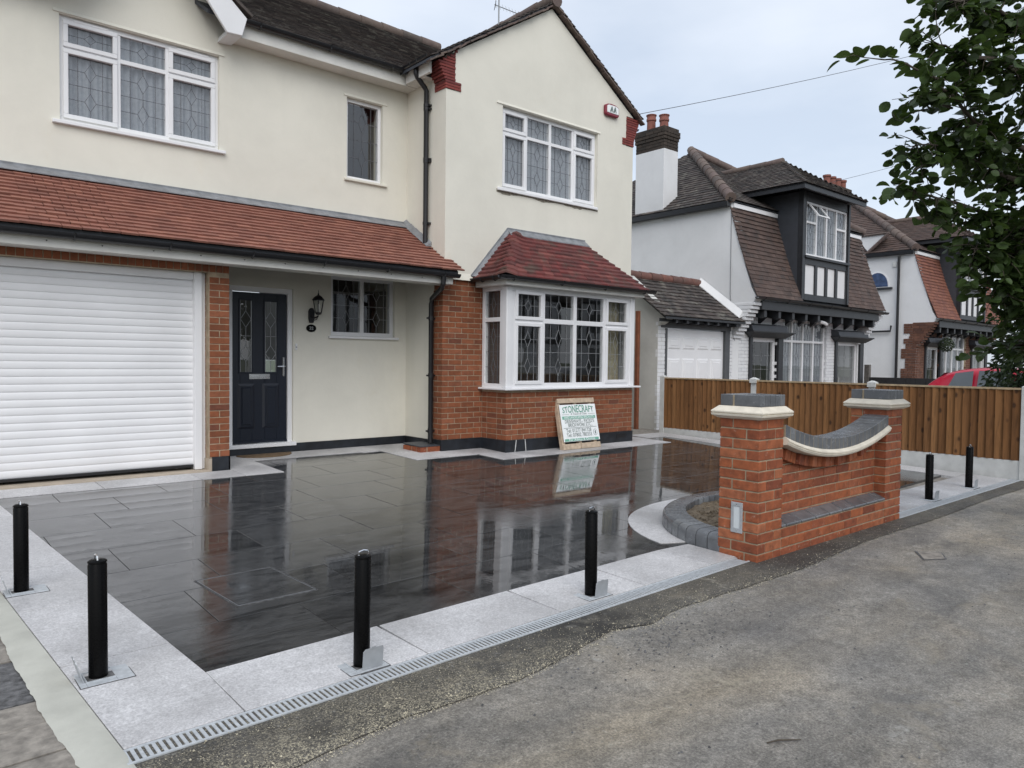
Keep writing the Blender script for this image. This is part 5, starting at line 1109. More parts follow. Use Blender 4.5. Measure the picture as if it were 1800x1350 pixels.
m = MB(lambda u, n, v: sg(u, n+.0065, v)); m.box(.045, .19, 0, .002, zl(.273), zl(.266)); m.box(SW-.185, SW-.04, 0, .002, zl(.273), zl(.266)); m.box(.045, SW-.04, 0, .002, zl(.640), zl(.630)); m.build('rules', M['sign_grey'], t)
m = MB(lambda u, n, v: sg(u, n+.0065, v)); m.box(.045, SW-.04, 0, .0015, zl(.40), zl(.315)); m.build('green_band', M['sign_mint'], t)
m = MB(lambda u, n, v: sg(u, n+.0065, v)); m.box(.035, SW-.03, 0, .0015, zl(.99), zl(.925)); m.build('green_band', M['sign_mint'], t)
write('HARD LANDSCAPING SPECIALISTS', .05, cu_, zl(.385), P_, M['sign_white'], t, 'band_text', .0005, .63)
write("DRIVEWAYS - PATIO'S", .075, cu_, zl(.505), P_, M['sign_grey'], t, 'services', .0004, .62)
write('BRICKWORK ETC...', .075, cu_+.01, zl(.605), P_, M['sign_grey'], t, 'services', .0004, .52)
write('Tel: 01277 841728', .08, cu_-.045, zl(.755), P_, M['sign_grey'], t, 'telephone', .0004, .53)
write('Tel: 07802 780333', .08, cu_-.045, zl(.875), P_, M['sign_grey'], t, 'telephone', .0004, .53)
write('For Advice & Quotes', .045, cu_, zl(.98), P_, M['sign_white'], t, 'band_text', .0004, .55)
m = MB(lambda u, n, v: sg(u, n+.0065, v)); c = (SW-.085, zl(.79))
m.prism([(c[0]+.045*math.cos(a*.524), c[1]+.05*math.sin(a*.524)) for a in range(12)], 'y', 0, .0012); m.build('roundel', M['came_light'], t); m = MB(lambda u, n, v: sg(u, n+.008, v)); m.prism([(c[0]+.038*math.cos(a*.524), c[1]+.043*math.sin(a*.524)) for a in range(12)], 'y', 0, .0012); m.build('roundel', M['sign_white'], t)
m = MB(lambda u, n, v: sg(u, n+.0095, v)); m.prism([(c[0]-.012, c[1]-.025), (c[0]+.014, c[1]-.025), (c[0]+.008, c[1]), (c[0]+.016, c[1]+.018), (c[0]-.004, c[1]+.028), (c[0]-.014, c[1]+.01)], 'y', 0, .001); m.build('roundel', M['sign_grey'], t)
# stained timber post standing between the houses
m = MB(); m.box(11.02, 11.09, 9.17, 9.24, 0, 2.40); tag(m.build('timber_post', M['rusty'], None, None, .004), 'tall thin reddish brown timber post against the grey wall between the houses', 'post')
# ================================================================== NEIGHBOURING HOUSES
def mansard_house(X0, root, tile, upper, brick_mat, joint_mat, side_mat, has_garage_side, W=6.1, lite=False):
    Y0 = 8.9; a = X0; b = X0+W
    # side walls with corbelled fronts
    prof = [(Y0, -.2), (Y0, 1.95), (8.42, 2.70), (8.34, 2.78), (8.47, 3.0), (8.62, 3.45), (8.99, 4.72), (8.99, 4.86), (17.5, 4.86), (17.5, -.2)]
    for x0, x1 in ((a, a+.24), (b-.24, b)):
        m = MB(); m.prism(prof, 'x', x0, x1); m.build('side_wall', M[side_mat], root)
    cb = []
    for i in range(10):
        z = 1.955+i*.075; y1 = Y0-.05-.052*i
        for x0, x1 in ((a-.012, a+.30), (b-.30, b+.012)):
            brick_at(cb, x0, x1, y1, Y0+.1, z, z+.062, .002)
    emit(cb, 'corbel_brick', root, brick_mat, 300, 'corbel_bricks', .004)
    # front wall
    wins = [(a+.72, a+1.80, .55, 1.99), (a+2.03, a+4.14, .55, 2.46), (a+4.66, a+5.92, .55, 1.99)]
    m = MB(front(Y0)); m.walls(a+.24, b-.24, -.2, 2.72, -.25, -.006, wins); m.build('front_wall', M[joint_mat], root)
    fb = []
    for i in range(33):
        z = .12+i*.075
        if z > 2.62: break
        for p, q in cut(run(a+.24, b-.24, H_ if i % 2 else L_), wins, z, z+.066): brick_at(fb, p, q, Y0-.006, Y0+.06, z, z+.067, .0015)
    emit(fb, 'front_brick', root, brick_mat, 0, 'front_brickwork')
    for k, wv in enumerate(wins):
        mp = (lambda u, n, v: (u, Y0+.05-n, v))
        if k == 1: window(root, mp, *wv, [(1, 1.95, False)]*4, frame=.06, mull=.055, net=True, room=1.2, came='came')
        else: window(root, mp, *wv, [(1, None, False)], frame=.085, room=1.2, came='came_light', net=False)
        if k != 1:
            for x0, x1 in ((wv[0]-.10, wv[0]), (wv[1], wv[1]+.20)): m = MB(front(Y0)); m.box(x0, x1, -.05, .055, .2, 1.995); m.build('black_pilaster', M['black_timber'], root, None, .004)
            c0, c1 = wv[0]-.12, wv[1]+.24
            m = MB(); m.hexa([(c0, Y0-.08, 1.99), (c1, Y0-.08, 1.99), (c1, Y0, 1.99), (c0, Y0, 1.99)], [(c0-.16, Y0-.24, 2.10), (c1+.12, Y0-.24, 2.10), (c1+.12, Y0, 2.10), (c0-.16, Y0, 2.10)]); m.box(c0-.18, c1+.14, Y0-.25, Y0, 2.10, 2.13); m.build('door_hood', M['black_timber'], root, None, .004)
            m = MB(); m.hexa([(c0-.15, Y0-.22, 2.13), (c1-.15, Y0-.22, 2.13), (c1-.15, Y0, 2.13), (c0-.15, Y0, 2.13)], [(c0-.18, Y0-.20, 2.24), (c1-.15, Y0-.20, 2.27), (c1-.15, Y0, 2.30), (c0-.18, Y0, 2.30)]); m.build('lead_hood_top', M['slate_board'], root)
            st_ = MB(); st_.lathe([(.03, .66), (.035, .72), (.022, .95), (.03, 1.02), (.02, 1.1)], ((wv[0]+wv[1])/2-.05, Y0+.2, 0), 8); st_.build('window_ornament', M['statue'], root, 40)
    m = MB(); m.box(a+.25, b-.25, 8.36, 8.42, 2.55, 2.74); m.build('eaves_beam', M['black_timber'], root, None, .004)
    m = MB(); m.box(a+.25, b-.25, 8.42, Y0, 2.69, 2.72); m.build('eaves_soffit', M['black_timber'], root)
    for i in range(10):
        x = a+.45+i*(W-.9)/9; m = MB(); m.prism([(8.40, 2.40), (8.40, 2.66), (Y0, 2.66), (Y0, 2.30), (8.72, 2.44), (8.5, 2.38)], 'x', x-.05, x+.05); m.build('joist_end', M['black_timber'], root, None, .004)
    gutter(root, (a-.05, 8.30, 2.80), (b+.1, 8.30, 2.78), .055)
    # mansard slope with room left for the dormer
    o1, o2 = (8.32, 2.81), (8.99, 4.74); V = Vector((0, o2[0]-o1[0], o2[1]-o1[1]))
    m = MB(); m.hexa([(a+.02, o1[0]+.09, o1[1]-.03), (b-.02, o1[0]+.09, o1[1]-.03), (b-.02, o1[0]+.2, o1[1]-.03), (a+.02, o1[0]+.2, o1[1]-.03)], [(a+.02, o2[0]+.09, o2[1]), (b-.02, o2[0]+.09, o2[1]), (b-.02, o2[0]+.2, o2[1]), (a+.02, o2[0]+.2, o2[1])]); ms = m.build('mansard_roof', M['slate_board'], root)
    dm = (a+1.86, a+4.06)
    tiles_plane((0, o1[0], o1[1]), (1, 0, 0), V, lambda v: (a-.03, b+.03), 20, V.length/20, .17, tile, ms, .014, 0, 'tile', lambda u, v: not (dm[0] < u < dm[1]), 'tile_field', lambda v: -.045*math.sin(math.pi*min(1, v/V.length)))
    # upper hipped roof
    ez = 4.87; apx, apy, apz = (a+b)/2, 12.27, 7.14; ox = a-.12; oy = 8.93; L = Vector((apx-ox, 0, apz-ez)); Fv = Vector((0, apy-oy, apz-ez-.05))
    m = MB(); m.add([(ox, oy, ez-.02), (b+.12, oy, ez-.02), (b+.12, 15.6, ez-.02), (ox, 15.6, ez-.02), (apx, apy, apz-.03)], [(0, 1, 4), (1, 2, 4), (2, 3, 4), (3, 0, 4), (3, 2, 1, 0)]); ur = m.build('upper_roof', M['slate_board'], root)
    hk = (apy-oy)/L.length
    tiles_plane((ox, oy, ez), (0, 1, 0), L, lambda v: (v*hk, 6.6 - v*(15.6-apy)/L.length), 28, L.length/28.0, .17, upper, ur, .013, 0, 'tile', None, 'tile_field')
    fk = (apx-ox)/Fv.length
    tiles_plane((ox, oy, ez+.02), (1, 0, 0), Fv, lambda v: (v*fk, W+.24-v*fk), 28, Fv.length/28.0, .17, upper, ur, .013, 0, 'tile', None, 'tile_field')
    ridge_run((ox+.03, oy+.02, ez+.05), (apx, apy, apz+.06), .115, .40, M['ridge'], ur); ridge_run((b+.09, oy+.02, ez+.05), (apx, apy, apz+.06), .10, .40, M['ridge'], ur)
    m = MB(); m.box(a-.14, a-.03, 8.99, 16, ez-.13, ez-.01); m.build('eaves_gutter', M['black'], root, None, .01)
    for x0, x1 in ((a+.05, dm[0]), (dm[1]+.05, b-.05)): m = MB(); m.box(x0, x1, 8.955, 9.0, 4.74, 4.83); m.build('white_eaves_board', M['upvc'], root)
    # dormer
    d0, d1, dy = dm[0]-.04, dm[1]-.0, 8.36
    for x0, x1 in ((d0, d0+.08), (d1-.08, d1)): m = MB(); m.prism([(dy+.101, 2.86), (dy+.101, 5.26), (10.2, 5.26), (9.1, 4.70), (8.5, 3.1)], 'x', x0, x1); m.build('dormer_cheek', M['slate_board'], root)
    m = MB(front(dy)); fw = (d0+.19, d1-.09, 3.86, 5.07); m.walls(d0, d1, 2.86, 5.28, -.1, 0, [fw, (d0+.18, d1-.10, 3.0, 3.66)]); m.build('dormer_front', M['black_timber'], root, None, .004)
    m = MB(front(dy)); m.box(d0+.16, d1-.08, -.09, -.03, 2.98, 3.68); m.build('white_panel', M['white_render'], root)
    for i in range(3): x = d0+.18+(d1-d0-.28)*(i+1)/4; m = MB(front(dy)); m.box(x-.05, x+.05, -.03, .012, 2.99, 3.67); m.build('black_stud', M['black_timber'], root, None, .004)
    m = MB(front(dy)); m.box(d0+.1, d1, 0, .06, 3.80, 3.855); m.build('dormer_sill', M['black_timber'], root, None, .004)
    for x0, x1 in ((d0-.01, d0+.09), (d1-.07, d1+.01)): m = MB(front(dy)); m.box(x0, x1, 0, .03, 2.86, 5.27); m.build('corner_post', M['black_timber'], root, None, .004)
    window(root, (lambda u, n, v: (u, dy+.02-n, v)), *fw, [(1, 4.62, False), (1, None, False), (1, None, False), (1, 4.62, False)], frame=.05, mull=.05, net=True, room=None, came='came')
    if not lite:      # the top-hung light standing open
        hx0, hx1, hz = fw[0]+.03, fw[0]+.53, 5.03; ang = math.radians(38)
        def om(u, n, v): return (u, dy-.01 - n*math.cos(ang) - (hz-v)*math.sin(ang), hz-(hz-v)*math.cos(ang)+n*0)
        m = MB(om); e_ = .045; m.box(hx0, hx1, -.02, .02, hz-.42, hz-.42+e_); m.box(hx0, hx1, -.02, .02, hz-e_, hz); m.box(hx0, hx0+e_, -.02, .02, hz-.42+e_, hz-e_); m.box(hx1-e_, hx1, -.02, .02, hz-.42+e_, hz-e_); os_ = m.build('open_sash', M['upvc'], root)
        m = MB(om); m.quad((hx0+e_, 0, hz-.42+e_), (hx1-e_, 0, hz-.42+e_), (hx1-e_, 0, hz-e_), (hx0+e_, 0, hz-e_)); m.build('pane', M['glass'], os_)
    # dormer roof, hipped to the front
    e0, e1, ey, ez2, rx, rz, ry = d0-.56, d1+.22, 8.02, 5.30, (d0+d1)/2-.12, 6.27, 9.42
    m = MB(); m.add([(e0, ey, ez2), (e1, ey, ez2), (e1, 11.5, ez2), (e0, 11.5, ez2), (rx, ry, rz-.04), (rx, 11.9, rz-.04)], [(0, 1, 4), (1, 2, 5, 4), (3, 0, 4, 5), (0, 3, 2, 1)]); drf = m.build('dormer_roof', M['black_timber'], root)
    Vl = Vector((rx-e0, 0, rz-ez2)); Vf = Vector((0, ry-ey, rz-ez2)); Vr = Vector((rx-e1, 0, rz-ez2))
    tiles_plane((e0, ey, ez2+.02), (0, 1, 0), Vl, lambda v: (v*(ry-ey)/Vl.length, 3.4), 17, Vl.length/17, .17, upper, drf, .013, 0, 'tile', None, 'tile_field')
    tiles_plane((e1, ey, ez2+.02), (0, 1, 0), Vr, lambda v: (v*(ry-ey)/Vr.length, 3.4), 17, Vr.length/17, .17, upper, drf, .013, 0, 'tile', None, 'tile_field')
    tiles_plane((0, ey, ez2+.02), (1, 0, 0), Vf, lambda v: (e0+(rx-e0)*v/Vf.length, e1+(rx-e1)*v/Vf.length), 16, Vf.length/16, .17, upper, drf, .013, 0, 'tile', None, 'tile_field')
    ridge_run((rx, ry, rz+.02), (rx, 11.6, rz+.02), .09, .4, M['ridge'], drf)
    m = MB(); m.box(e0+.03, e1-.03, ey+.02, ey+.06, ez2-.10, ez2+.0); m.box(e0+.03, e0+.07, ey+.06, 10.6, ez2-.10, ez2); m.build('dormer_fascia', M['black_timber'], root)
    if lite: return root
    # chimney
    cx0, cx1, cy0, cy1 = a-.02, a+.50, 10.78, 11.62
    m = MB(); m.box(cx0, cx1, cy0, cy1, 4.7, 6.36); ch = m.build('chimney_stack', M['white_render'], root, None, .006)
    q = []
    for i in range(7):
        z = 6.36+i*.075; ov = [.0, .0, .0, .02, .035, .035, .01][i]
        for p, r_ in run(cy0-ov, cy1+ov, H_ if i % 2 else L_): brick_at(q, cx0-ov, cx0-ov+.1, p, r_, z, z+.066)
        for p, r_ in run(cx0-ov+.11, cx1+ov, L_ if i % 2 else H_): brick_at(q, p, r_, cy0-ov, cy0-ov+.1, z, z+.066)
        for p, r_ in run(cx0-ov+.11, cx1+ov, L_): brick_at(q, p, r_, cy1+ov-.1, cy1+ov, z, z+.066)
    emit(q, 'chimney_brick', ch, M['soot_brick'], 0 if lite else 120, 'chimney_bricks', .003)
    m = MB(); m.box(cx0+.01, cx1-.01, cy0+.01, cy1-.01, 6.3, 6.885); m.build('chimney_core', M['soot_brick'], ch)
    for y, h in ((cy0+.22, .33), (cy0+.60, .42)) if not lite else ((cy0+.15, .3), (cy0+.42, .3), (cy0+.70, .33)):
        m = MB(); m.lathe([(.125, 0), (.125, .05), (.105, .07), (.10, h-.16), (.118, h-.14), (.118, h-.10), (.105, h-.08), (.11, h-.03), (.125, h-.02), (.125, h), (.09, h), (.09, h-.1)], ((cx0+cx1)/2, y, 6.88), 16); m.build('chimney_pot', M['terracotta'], ch, 40)
    return root
nh = thing('mansard_house', (16.85, 8.9, .1), 'white painted mansard house next door with a dark slate dormer and a white chimney', 'house')
mansard_house(13.8, nh, M['brown_tile'], M['dark_tile'], M['white_brick'], 'white_joint', 'white_render', True)
m = MB(front(8.9)); m.tube([(16.9, .35, 2.42), (17.0, .40, 2.40), (17.1, .42, 2.36)], .04, 8); m.build('security_light', M['upvc'], nh)
m = MB(); m.tube([(13.79, 8.98, 4.7), (13.79, 8.97, 2.9), (13.79, 8.93, 2.4), (13.79, 8.88, 2.0), (13.84, 8.87, 1.9)], .006, 5); m.build('wall_cable', M['came'], nh)
n3 = thing('mansard_house', (26.55, 8.9, .1), 'farther mansard house with russet tiles, brick quoins and an arched side window', 'house')
mansard_house(23.5, n3, M['russet_tile'], M['brown_tile'], M['old_brick'], 'mortar_house', 'white_render', True, lite=True)
qn = []
for i in range(34):
    z = .12+i*.075; d = .42 if (i//4) % 2 else .30
    if z < 2.02:
        for p, r_ in run(8.89, 8.89+d, L_ if i % 2 else H_): brick_at(qn, 23.478, 23.56, p, r_, z, z+.066)
    elif z < 2.72:
        e_ = 8.87-.052*(z-1.95)/.075
        for p, r_ in run(e_, 9.25 if i % 6 < 4 else 9.1, L_ if i % 2 else H_): brick_at(qn, 23.478, 23.56, p, r_, z, z+.066)
for i in range(26):
    z = .12+i*.075
    for p, r_ in run(23.56, 23.75, .19): brick_at(qn, p, r_, 8.878, 8.93, z, z+.066)
emit(qn, 'quoin_brick', n3, M['old_brick'], 150, 'quoin_bricks')
m = MB(); m.tube([(23.42, 9.42, 4.7), (23.42, 9.42, .1)], .04, 10); m.build('downpipe', M['black'], n3, 40)
m = MB(); m.tube([(23.42, 10.4, 2.44), (23.42, 9.62, 2.45), (23.42, 9.60, 2.62)], .03, 8); m.build('waste_pipe', M['black'], n3, 40)
m = MB(); m.box(23.46, 23.5, 9.50, 9.62, 4.40, 4.55); m.build('wall_vent', M['post_concrete'], n3)
# arched window in the side wall
m = MB(leftside(23.5, 0)); P = [(-9.72, 3.80), (-10.42, 3.80)] + [(-10.07-.35*math.cos(k*math.pi/12), 3.85+.43*math.sin(k*math.pi/12)) for k in range(13)]
PP = [(-9.70, 3.80)] + [(-10.07+.37*math.cos(k*math.pi/12), 3.85+.45*math.sin(k*math.pi/12)) for k in range(13)] + [(-10.44, 3.80)]
m.prism(PP, 'y', 0, .02); aw = m.build('arched_window', M['upvc'], n3)
m = MB(leftside(23.48, 0)); m.prism([(-10.07+(x+10.07)*.86, 3.82+(z-3.80)*.88) for x, z in PP], 'y', 0, .006); m.build('pane', plain('blue_leaded_glass', (.05, .08, .16), .12, .4, 8, .02), aw)
m = MB(leftside(23.5, 0)); m.box(-10.5, -9.62, 0, .08, 3.73, 3.795); m.build('arched_window_sill', M['black_timber'], n3)
# small gablet low on the side slope
m = MB(); m.add([(23.45, 10.35, 4.92), (23.45, 9.75, 5.42), (23.45, 10.75, 5.42), (24.4, 10.2, 5.42)], [(0, 1, 2), (0, 3, 1), (0, 2, 3), (1, 3, 2)]); m.build('roof_gablet', M['white_render'], n3)
m = MB(); m.tube([(23.42, 9.72, 5.45), (23.42, 10.36, 4.90)], .05, 6); m.tube([(23.42, 9.72, 5.45), (23.42, 10.8, 5.44)], .035, 6); m.build('gablet_edge', M['ridge'], n3)
# ---- garage of the white house
gg = thing('side_garage', (12.6, 8.9, .1), 'small white garage with a panelled door and dark tiled lean-to roof beside the grey wall', 'garage')
m = MB(); m.prism([(8.9, -.3), (8.9, 2.12), (8.66, 2.26), (9.02, 2.62), (9.68, 3.16), (10.4, 2.7), (16, 2.7), (16, -.3)], 'x', 11.28, 11.45); m.build('grey_side_wall', M['grey_render'], gg)
m = MB(front(8.9)); m.walls(11.29, 13.79, -.2, 2.30, -.2, -.008, [(11.55, 13.66, -.2, 2.16)]); m.build('front_pier', M['white_joint'], gg)
q = []
for i in range(28):
    z = .1+i*.075
    if z > 2.2: break
    for p, r_ in cut(run(11.28, 13.79, H_ if i % 2 else L_), [(11.54, 13.67, -.2, 2.16)], z, z+.066): brick_at(q, p, r_, 8.892, 8.95, z, z+.067)
emit(q, 'white_brick', gg, M['white_brick'], 300, 'white_bricks', .002)
m = MB(front(8.9)); m.box(11.50, 11.56, -.1, .02, -.2, 2.08); m.box(13.50, 13.67, -.1, .03, -.2, 2.10); m.box(11.36, 13.70, -.05, .03, 2.09, 2.27); m.build('grey_frame', plain('grey_garage_frame', (.075, .08, .085), .5, .15, 9, .2), gg, None, .004)
m = MB(front(8.93)); m.walls(11.56, 13.50, -.1, 2.07, -.03, 0, []); dr_ = m.build('garage_door', M['upvc'], gg)
for i in range(4):
    for z0_, z1_ in ((1.68, 1.92), (1.02, 1.50), (.2, .8)):
        x0 = 11.62+i*.475; m = MB(front(8.93)); m.hexa([(x0, 0, z0_), (x0+.40, 0, z0_), (x0+.40, 0, z1_), (x0, 0, z1_)], [(x0+.03, .016, z0_+.03), (x0+.37, .016, z0_+.03), (x0+.37, .016, z1_-.03), (x0+.03, .016, z1_-.03)])
        m.hexa([(x0+.05, .010, z0_+.05), (x0+.35, .010, z0_+.05), (x0+.35, .010, z1_-.05), (x0+.05, .010, z1_-.05)], [(x0+.075, .024, z0_+.075), (x0+.325, .024, z0_+.075), (x0+.325, .024, z1_-.075), (x0+.075, .024, z1_-.075)]); m.build('door_panel', M['upvc'], dr_)
GO, GT = (8.58, 2.285), (9.75, 3.14); V = Vector((0, GT[0]-GO[0], GT[1]-GO[1]))
m = MB(); m.hexa([(11.10, GO[0], GO[1]-.05), (13.79, GO[0], GO[1]-.05), (13.79, GT[0], GT[1]-.05), (11.10, GT[0], GT[1]-.05)], [(11.10, GO[0], GO[1]-.01), (13.79, GO[0], GO[1]-.01), (13.79, GT[0], GT[1]-.01), (11.10, GT[0], GT[1]-.01)]); rf = m.build('garage_roof', M['black_timber'], gg)
tiles_plane((0, GO[0], GO[1]), (1, 0, 0), V, lambda v: (11.06, 13.76), 11, V.length/11, .17, M['dark_tile'], rf, .016, 200, 'tile', None, 'tile_field')
ridge_run((11.0, GT[0], GT[1]+.02), (13.76, GT[0], GT[1]+.02), .10, .36, M['redridge'], rf)
m = MB(); m.hexa([(13.66, 8.66, 2.36), (13.785, 8.66, 2.40), (13.785, 9.72, 3.18), (13.66, 9.72, 3.14)], [(13.66, 8.66, 2.375), (13.785, 8.66, 2.52), (13.785, 9.72, 3.30), (13.66, 9.72, 3.16)]); m.build('white_flashing', M['white_render'], rf)
for i in range(7): x = 11.5+i*.34; m = MB(); m.box(x-.03, x+.03, 8.62, 8.9, 2.17, 2.255); m.build('rafter_foot', M['black_timber'], rf)
m = MB(); m.box(11.1, 13.79, 8.70, 8.73, 2.19, 2.25); m.build('eaves_board', M['black_timber'], rf)
# far stack with a row of pots, beyond the russet house
fs = thing('far_chimney', (29.5, 14.5, 4), 'far brick chimney with a row of terracotta pots above the russet house', 'chimney')
m = MB(); m.box(28.7, 30.5, 14.2, 15.0, 3.5, 8.6); m.build('stack', M['soot_brick'], fs); 
m = MB(); m.box(28.65, 30.55, 14.15, 15.05, 8.3, 8.45); m.build('stack_band', M['soot_brick'], fs)
for i in range(4): m = MB(); m.lathe([(.15, 0), (.13, .1), (.13, .3), (.16, .33), (.16, .4)], (28.95+i*.45, 14.5, 8.6), 12); m.build('chimney_pot', M['terracotta'], fs, 40)
# boundary beyond: dark fence and posts between the two mansard houses
df_ = thing('dark_fence', (20.5, 8.2, .1), 'low black stained fence between the white house and the russet house', 'fence')
for i in range(8): y = 7.0+i*.25; m = MB(); m.box(20.48, 20.53, y, y+.245, -.1, 1.08); m.build('board', M['dark_fence'], df_)
m = MB(); m.box(20.45, 20.58, 8.93, 9.06, -.1, 1.42); m.build('gate_post', M['grey_post'], df_, None, .006)
m = MB(); m.box(20.45, 20.50, 9.12, 9.2, -.1, 1.36); m.build('gate_post', M['dark_fence'], df_)
t = thing('hanging_topiary_ball', (24.75, 8.55, 2.1), 'round green topiary ball hanging under the eaves of the russet house', 'topiary')
m = MB(); 
for i in range(700):
    v = Vector((R.gauss(0, 1), R.gauss(0, 1), R.gauss(0, 1))).normalized()*R.uniform(.17, .225); s = .03; a_ = Vector((R.gauss(0, 1), R.gauss(0, 1), R.gauss(0, 1))).normalized()*s; b_ = v.cross(a_).normalized()*s*.5; c = Vector((24.75, 8.5, 2.05))+v
    m.quad(c-a_, c+b_, c+a_, c-b_)
m.build('ball', M['moss_ball'], t)['kind'] = 'stuff'; m = MB(); m.tube([(24.75, 8.5, 2.2), (24.75, 8.5, 2.55)], .006, 5); m.build('chain', M['black'], t)
# ================================================================== CARS
def car(name, loc, rot, paint, label):
    t = thing(name, loc, label, 'car'); T = Matrix.Translation(loc) @ Matrix.Rotation(rot, 4, 'Z'); mp = lambda x, y, z: tuple(T @ Vector((x, y, z)))
    # cross sections along the length: x, half width at sill, at waist, at roof, z of sill, bonnet/waist, roof
    S = [(-1.85, .55, .66, .60, .35, .75, .80), (-1.78, .74, .80, .62, .28, .86, .95), (-1.55, .79, .82, .60, .22, .90, 1.20), (-1.20, .80, .83, .60, .20, .92, 1.40), (-.6, .80, .83, .61, .20, .91, 1.455), (0, .80, .83, .61, .20, .90, 1.45), (.45, .80, .83, .59, .20, .89, 1.36), (.95, .80, .82, .62, .20, .88, 1.02), (1.15, .80, .82, .70, .20, .87, .91), (1.65, .76, .78, .62, .24, .74, .78), (1.85, .58, .62, .50, .32, .58, .62)]
    vs = []
    for x, a, b, c, z0_, z1_, z2_ in S:
        h = [(a*.9, z0_), (a, z0_+.08), (b, (z0_+z1_)/2), (b*.985, z1_), ((b*.9*.55+c*.45), z1_+(z2_-z1_)*.5), (c, z2_-.05), (c*.75, z2_), (0, z2_+.02)]
        ring = [(x, y, z) for y, z in h] + [(x, -y, z) for y, z in h[-2::-1]]; vs += ring
    k = 15; m = MB(mp); m.add(vs, [(i*k+j, i*k+(j+1) % k, (i+1)*k+(j+1) % k, (i+1)*k+j) for i in range(len(S)-1) for j in range(k)] + [tuple(range(k)), tuple((len(S)-1)*k+j for j in range(k))[::-1]])
    body = m.build('body', M[paint], t, 50)
    md = body.modifiers.new('round', 'SUBSURF'); md.levels = 2; md.render_levels = 2
    for sg_ in (-1, 1):
        for P in ([(-1.18, .985), (-1.05, 1.33), (-.72, 1.385), (-.70, .975)], [(-.62, .97), (-.62, 1.39), (-.05, 1.385), (-.02, .955)], [(.06, .955), (.04, 1.375), (.36, 1.30), (.80, .985), (.76, .945)]):
            m = MB(mp); pts = []
            for x, z in P:
                f = (z-.91)/(1.42-.91); y = (.815*(1-f)+.625*f)*sg_; pts.append((x, y+.035*sg_, z))
            m.quad(*pts); m.build('side_window', M['carglass'], t)
        for x in (-1.15, 1.18):
            w_ = MB(mp); w_.tube([(x, sg_*.64, .30), (x, sg_*.83, .30)], .30, 24); wh = w_.build('wheel', M['tyre'], t, 40); w_ = MB(mp); w_.tube([(x, sg_*.80, .30), (x, sg_*.84, .30)], .20, 20); w_.build('rim', M['galv'], wh, 40)
        m = MB(mp); m.box(-1.80, -1.70, sg_*.52, sg_*.72, .80, 1.02); m.build('tail_lamp', M['lamp_red'], t, None, .02)
        m = MB(mp); m.box(1.70, 1.80, sg_*.42, sg_*.66, .60, .70); m.build('headlight', M['carglass'], t, None, .02)
        m = MB(mp); m.box(.62, .78, sg_*.86, sg_*1.0, .93, 1.04); m.build('door_mirror', M[paint], t, None, .03)
    m = MB(mp); m.quad((-1.60, -.58, 1.02), (-1.60, .58, 1.02), (-1.32, .52, 1.34), (-1.32, -.52, 1.34)); m.build('rear_window', M['carglass'], t)
    m = MB(mp); m.quad((.99, -.60, .99), (.99, .60, .99), (.53, .54, 1.33), (.53, -.54, 1.33)); m.build('windscreen', M['carglass'], t)
    return t
car('red_car', (17.75, 4.62, -.07), -math.pi/2, 'carred', 'red hatchback partly hidden behind the fence and the evergreen shrub')
car('silver_car', (19.5, -3.4, -.25), 0.02, 'cargrey', 'silver car parked across the road, seen only as a reflection')
# ================================================================== ACROSS THE ROAD (seen only in the window glass)
def opposite(X0, W, label):
    t = thing('opposite_house', (X0+W/2, -18, 0), label, 'house'); Yf = -17.5; mp = lambda u, n, v: (u, Yf+n, v)
    m = MB(mp); m.walls(X0, X0+W, -.4, 5.2, -.3, 0, [(X0+1, X0+3.4, .8, 2.3), (X0+4.6, X0+5.6, 0, 2.2), (X0+1.2, X0+3.2, 3.3, 4.5)]); m.prism([(X0, 5.2), (X0+W, 5.2), (X0+W/2, 8.4)], 'y', -.3, 0); m.build('front_wall', M['white_render'], t)
    for i in range(12): x = X0+.2+i*(W-.4)/11; m = MB(mp); m.box(x-.07, x+.07, 0, .04, 2.7, 5.3); m.build('timber_stud', M['black_timber'], t)
    m = MB(mp); m.box(X0, X0+W, 0, .05, 2.5, 2.75); m.box(X0, X0+W, 0, .05, 5.15, 5.4); m.build('timber_rail', M['black_timber'], t)
    for a in ((X0+1, X0+3.4, .8, 2.3), (X0+1.2, X0+3.2, 3.3, 4.5)): m = MB(mp); m.box(a[0], a[1], -.15, -.1, a[2], a[3]); m.build('window', M['carglass'], t)
    m = MB(); m.prism([(X0-.3, 5.0), (X0+W/2, 8.75), (X0+W+.3, 5.0), (X0+W+.3, 4.85), (X0+W/2, 8.5), (X0-.3, 4.85)], 'y', Yf-8, Yf+.4); m.build('roof', M['dark_tile'], t); return t
opposite(14, 8.5, 'nearest timber framed house across the road, seen only reflected in glass'); opposite(24, 8.5, 'second timber framed house across the road, seen only reflected in glass'); opposite(34, 8.5, 'farthest timber framed house across the road, seen only reflected in glass')
# ================================================================== OVERHEAD CABLES
def cable(p, q, sag, label):
    p, q = Vector(p), Vector(q); m = MB(); m.tube([p+(q-p)*k/12 - Vector((0, 0, sag*4*(k/12)*(1-k/12))) for k in range(13)], .0055, 5); tag(m.build('overhead_cable', M['cable'], None, 40), label, 'cable', 'overhead telephone cables')
cable((9.95, 8.40, 5.68), (26.0, 7.09, 11.58), .12, 'overhead cable running from the cream gable towards the tree')
cable((20.03, 10.5, 6.41), (36.0, 9.69, 11.28), .1, 'overhead cable low in the sky above the white mansard house')
